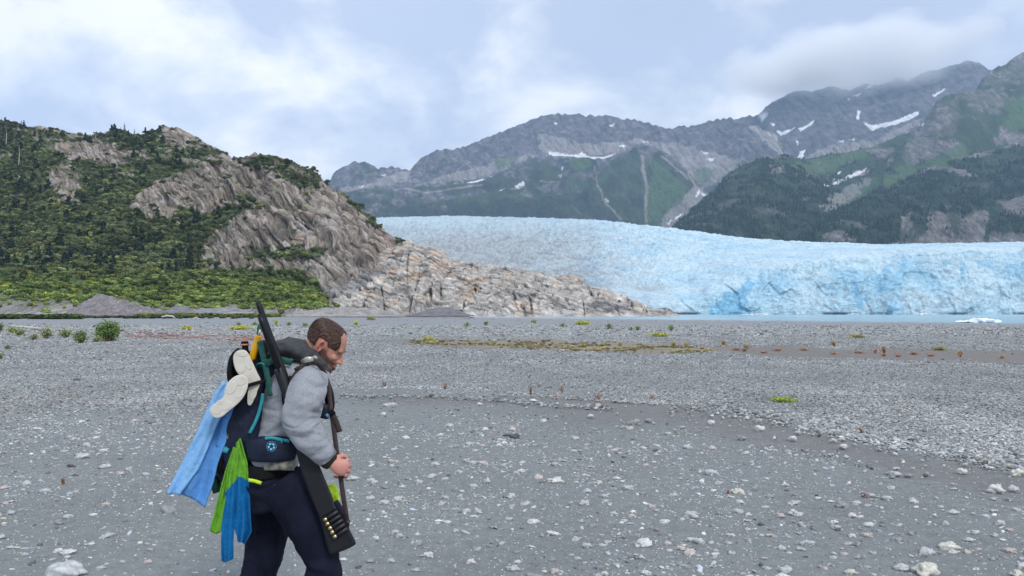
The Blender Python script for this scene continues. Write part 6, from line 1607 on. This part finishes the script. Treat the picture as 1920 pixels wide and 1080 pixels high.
# --- hanging towels
def cloth(name, left, right, dy, nu, nv, foldn, famp, colf, thick=0.006, seed=0, label=None, cat=None, hang=0.0):
    """sheet between two outlines given top to bottom, with vertical folds"""
    def samp(pts, t):
        d = [0]
        for a, b in zip(pts[:-1], pts[1:]): d.append(d[-1] + math.hypot(a[0] - b[0], a[1] - b[1]))
        s = t * d[-1]
        return (np.interp(s, d, [p[0] for p in pts]), np.interp(s, d, [p[1] for p in pts]))
    P_, C_ = [], []
    for j in range(nv):
        t = j / (nv - 1); a, b = samp(left, t), samp(right, t)
        for i in range(nu):
            s = i / (nu - 1)
            x = a[0] + (b[0] - a[0]) * s; y = a[1] + (b[1] - a[1]) * s
            y += (2.2 * math.sin(s * 5 + seed) * t**3)
            d = dy + famp * (0.35 + 0.65 * t) * (math.sin(s * foldn * 6.28 + seed + 0.8 * math.sin(3 * t + seed)) + 0.18 * math.sin(s * foldn * 11 + 2 * t)) + 0.02 * float(noise3(s * 3, t * 3, seed, 700))
            P_.append(Q(x, y, d + hang * (s - .5)**2)); C_.append(colf(s, t, x, y))
    i = np.arange(nu * nv).reshape(nv, nu)
    F = np.stack([i[:-1, :-1], i[:-1, 1:], i[1:, 1:], i[1:, :-1]], -1).reshape(-1, 4)
    me = mesh_np(name, np.array([tuple(p) for p in P_]), F, np.array(C_))
    return me, thick
m_towel = mat_terrain("microfibre_towel", scales=(6.0, 60.0), amt=0.06, bump=0.9, bump_scale=13, dist=0.022, rough=0.9, spec=0.2)
def hang(name, parts, label, cat, partname):
    root = bpy.data.objects.new(name, None); COL.objects.link(root)
    for me, th in parts:
        o = link(partname, me, m_towel, root); s_ = o.modifiers.new("s", 'SOLIDIFY'); s_.thickness = th; s_.offset = 0
    return tag(root, label, cat)
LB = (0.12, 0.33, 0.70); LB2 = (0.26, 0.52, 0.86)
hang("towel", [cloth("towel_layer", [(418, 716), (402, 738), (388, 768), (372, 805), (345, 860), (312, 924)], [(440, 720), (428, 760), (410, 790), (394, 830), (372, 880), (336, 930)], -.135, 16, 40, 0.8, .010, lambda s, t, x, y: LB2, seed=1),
               cloth("towel_layer", [(412, 752), (386, 790), (372, 835), (352, 880), (333, 922)], [(446, 740), (432, 790), (424, 828), (408, 870), (400, 905), (384, 950)], -.105, 30, 40, 1.5, .014, lambda s, t, x, y: (0.008, 0.03, 0.09) if s < .13 * (1 - .3 * t) else LB if s < .55 else (0.13, 0.36, 0.76), seed=2),  # dark navy left edge paints the shade in the gap between the layers
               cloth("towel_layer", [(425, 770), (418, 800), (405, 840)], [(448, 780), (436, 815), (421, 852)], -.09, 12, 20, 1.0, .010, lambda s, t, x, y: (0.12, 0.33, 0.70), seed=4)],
     "long light blue towel hanging from the left side of the pack", "towel", "towel_layer")
GR = (0.15, 0.40, 0.035); BL = (0.006, 0.145, 0.38)
def gcol(edge, k=0.0):
    return lambda s, t, x, y: GR if y < edge + k * s else BL
hang("towel", [cloth("towel_layer", [(436, 845), (424, 880), (408, 940), (394, 998)], [(443, 840), (436, 880), (424, 940), (413, 999)], -.155, 10, 40, 0.8, .008, gcol(2000), seed=5),
               cloth("towel_layer", [(438, 838), (428, 880), (421, 940), (415, 1000), (416, 1052)], [(448, 842), (446, 890), (441, 950), (438, 1010), (437, 1050)], -.175, 40, 90, 1.2, .010, gcol(922, -26), seed=6),
               cloth("towel_layer", [(444, 830), (440, 870), (440, 930), (440, 990), (446, 1012)], [(450, 822), (463, 866), (468, 925), (471, 998), (458, 1022)], -.165, 50, 90, 1.3, .012, gcol(890, 10), seed=7)],
     "green and blue towel hanging in folds below the pack", "towel", "towel_layer")
V, F = loft(plan([(420, 842), (428, 846)], -.15, [6, 5], .01), 8, expo=3); simple("clip", V, F, m_teal, pack)

# --- gun
gun = bpy.data.objects.new("shotgun", None); COL.objects.link(gun)
tag(gun, "black long gun slung muzzle-up between the man's arm and his pack", "gun")
def GP(x, y, dd=0.0): return (x, y)
GD = -.205
V, F = loft(plan([(484, 567), (486, 573), (533, 700), (556, 770)], [GD] * 4, [5.2, 5.4, 5.6, 6], [.0135, .014, .0145, .016]), 16); simple("barrel", V, F, m_gun, gun)
V, F = loft(plan([(487, 590), (492, 604), (530, 712)], [GD - .010] * 3, [5.6, 6, 6.4], [.014, .014, .015]), 16); simple("magazine_tube", V, F, m_gun, gun)
V, F = loft(refine(plan([(522, 690), (530, 712), (543, 748), (551, 770)], [GD - .004] * 4, [8, 9.5, 9.5, 8], [.020, .022, .022, .020]), 3), 16, expo=2.6); simple("fore_end", V, F, m_shell, gun)
V, F = loft(refine(plan([(549, 766), (556, 788), (568, 822), (580, 856)], [GD + .005, GD + .01, GD + .01, GD + .01], [10, 13, 14, 13], [.019, .021, .021, .020]), 3), 14, expo=4); simple("receiver", V, F, m_gun, gun)
prof = [(556, 815), (574, 822), (597, 868), (611, 902), (622, 928), (628, 948), (640, 966), (652, 985), (669, 1020), (655, 1028), (640, 1034), (619, 1041), (612, 1020), (606, 996), (598, 968), (580, 926), (566, 888), (556, 850)]
V, F = prism(prof, GD - .018, GD + .028)
st = simple("stock", V, F, m_stock, gun, smooth=False, bevel=0.010)
rng_x = [((610, 974), (634, 958)), ((614, 982), (639, 966)), ((619, 990), (643, 974)), ((623, 998), (647, 982)), ((628, 1006), (652, 990))]
V, F = prism([(604, 968), (634, 950), (655, 990), (626, 1012)], GD - .0245, GD - .017); simple("shell_carrier", V, F, m_black, gun, smooth=False, bevel=.002)
for (a0, b0) in rng_x:
    V, F = loft(plan([a0, b0], GD - .029, 4.0, .0103), 14); sh = simple("shell", V, F, m_shell, gun)
    e_ = (a0[0] + (b0[0] - a0[0]) * .0, a0[1] + (b0[1] - a0[1]) * .0)
    dx_, dy__ = (a0[0] - b0[0]) * .10, (a0[1] - b0[1]) * .10
    V, F = loft(plan([(a0[0] + dx_, a0[1] + dy__), (a0[0] - dx_ * 1.5, a0[1] - dy__ * 1.5)], GD - .029, [4.3, 4.2], .0112), 14); simple("brass_head", V, F, m_brass, sh)
# sling: from the butt through the fist up to the chest
SL = [(650, 986), (650, 972), (645, 940), (640, 905), (637, 880), (632, 852), (628, 820), (624, 790), (621, 772), (618, 745), (616, 722), (610, 704)]
SD = [GD, GD, -.21, -.205, -.208, -.205, -.19, -.18, -.17, -.14, -.12, -.09]
slg = strap("sling", SL, SD, 8.5, m_brown, gun, 0.005)
strap("sling_end", [(622, 774), (630, 790), (637, 810)], [-.18, -.185, -.188], 10, m_brown, gun, 0.005)
V, F = loft(plan([(619, 770), (625, 778)], -.182, [6, 6], .008), 10, expo=4); simple("sling_buckle", V, F, m_black, gun)
V, F = loft(plan([(652, 975), (649, 990)], GD, [5, 5], .008), 10, expo=4); simple("sling_swivel", V, F, m_gun, gun)
# chest strap pieces in front of the chest
V, F = loft(refine(plan([(608, 712), (616, 738), (619, 765), (612, 778)], [-.05, -.06, -.06, -.07], [8, 9, 8, 5], [.03, .035, .03, .02]), 3), 12); simple("chest_pad", V, F, m_black, pack)
V, F = loft(refine(plan([(603, 762), (610, 770), (608, 784)], -.13, [8, 11, 7], .02), 3), 12, expo=3); simple("chest_pocket", V, F, m_navy, pack)
V, F = loft(plan([(613, 776), (616, 782)], -.15, [3.5, 3], .005), 8, expo=4); simple("chest_clip", V, F, m_logo, pack)
# lime glove tucked behind the gun
gl = fused("glove", [ellipsoid(Q(622, 926, -.10), (0.032, .03, 0.045)), ellipsoid(Q(612, 922, -.12), (0.034, .022, 0.020)), ellipsoid(Q(630, 938, -.08), (0.018, .02, 0.03)), ellipsoid(Q(604, 926, -.12), (.018, .016, .016)), loft(plan([(600, 905), (618, 925)], -.09, [8, 9], .02), 10)], 0.004, 2)
folds(gl, .005, 22, 670)
tag(link("glove", gl, m_lime), "crumpled lime-yellow glove tucked between thigh and gun stock", "glove")
V, F = loft(refine(plan([(628, 940), (634, 950), (640, 962), (646, 972)], -.14, [6, 7, 6, 4], .015), 2), 12)
tag(simple("pouch", V, F, m_navy, None), "small dark blue pouch showing between the gun stock and its sling", "pouch")

# origins at the foot of each carried thing
bpy.context.view_layer.update()
def kids(o): return [c for c in COL.objects if c.parent == o]
for root in [o for o in COL.objects if o.parent is None and o.name.split(".")[0] in ("person", "backpack", "bottle", "handle", "shoe", "towel", "shotgun")]:
    pts_ = [np.array(c.bound_box) for c in kids(root)]
    a_ = np.concatenate(pts_)
    base = Vector(((a_[:, 0].min() + a_[:, 0].max()) / 2, (a_[:, 1].min() + a_[:, 1].max()) / 2, a_[:, 2].min()))
    root.location = base
    for c in kids(root): c.location = -base
for nm in ("glove", "pouch"):
    o = bpy.data.objects[nm]; a_ = np.array(o.bound_box); base = Vector(a_.mean(0)); o.data.transform(Matrix.Translation(-base)); o.location = base
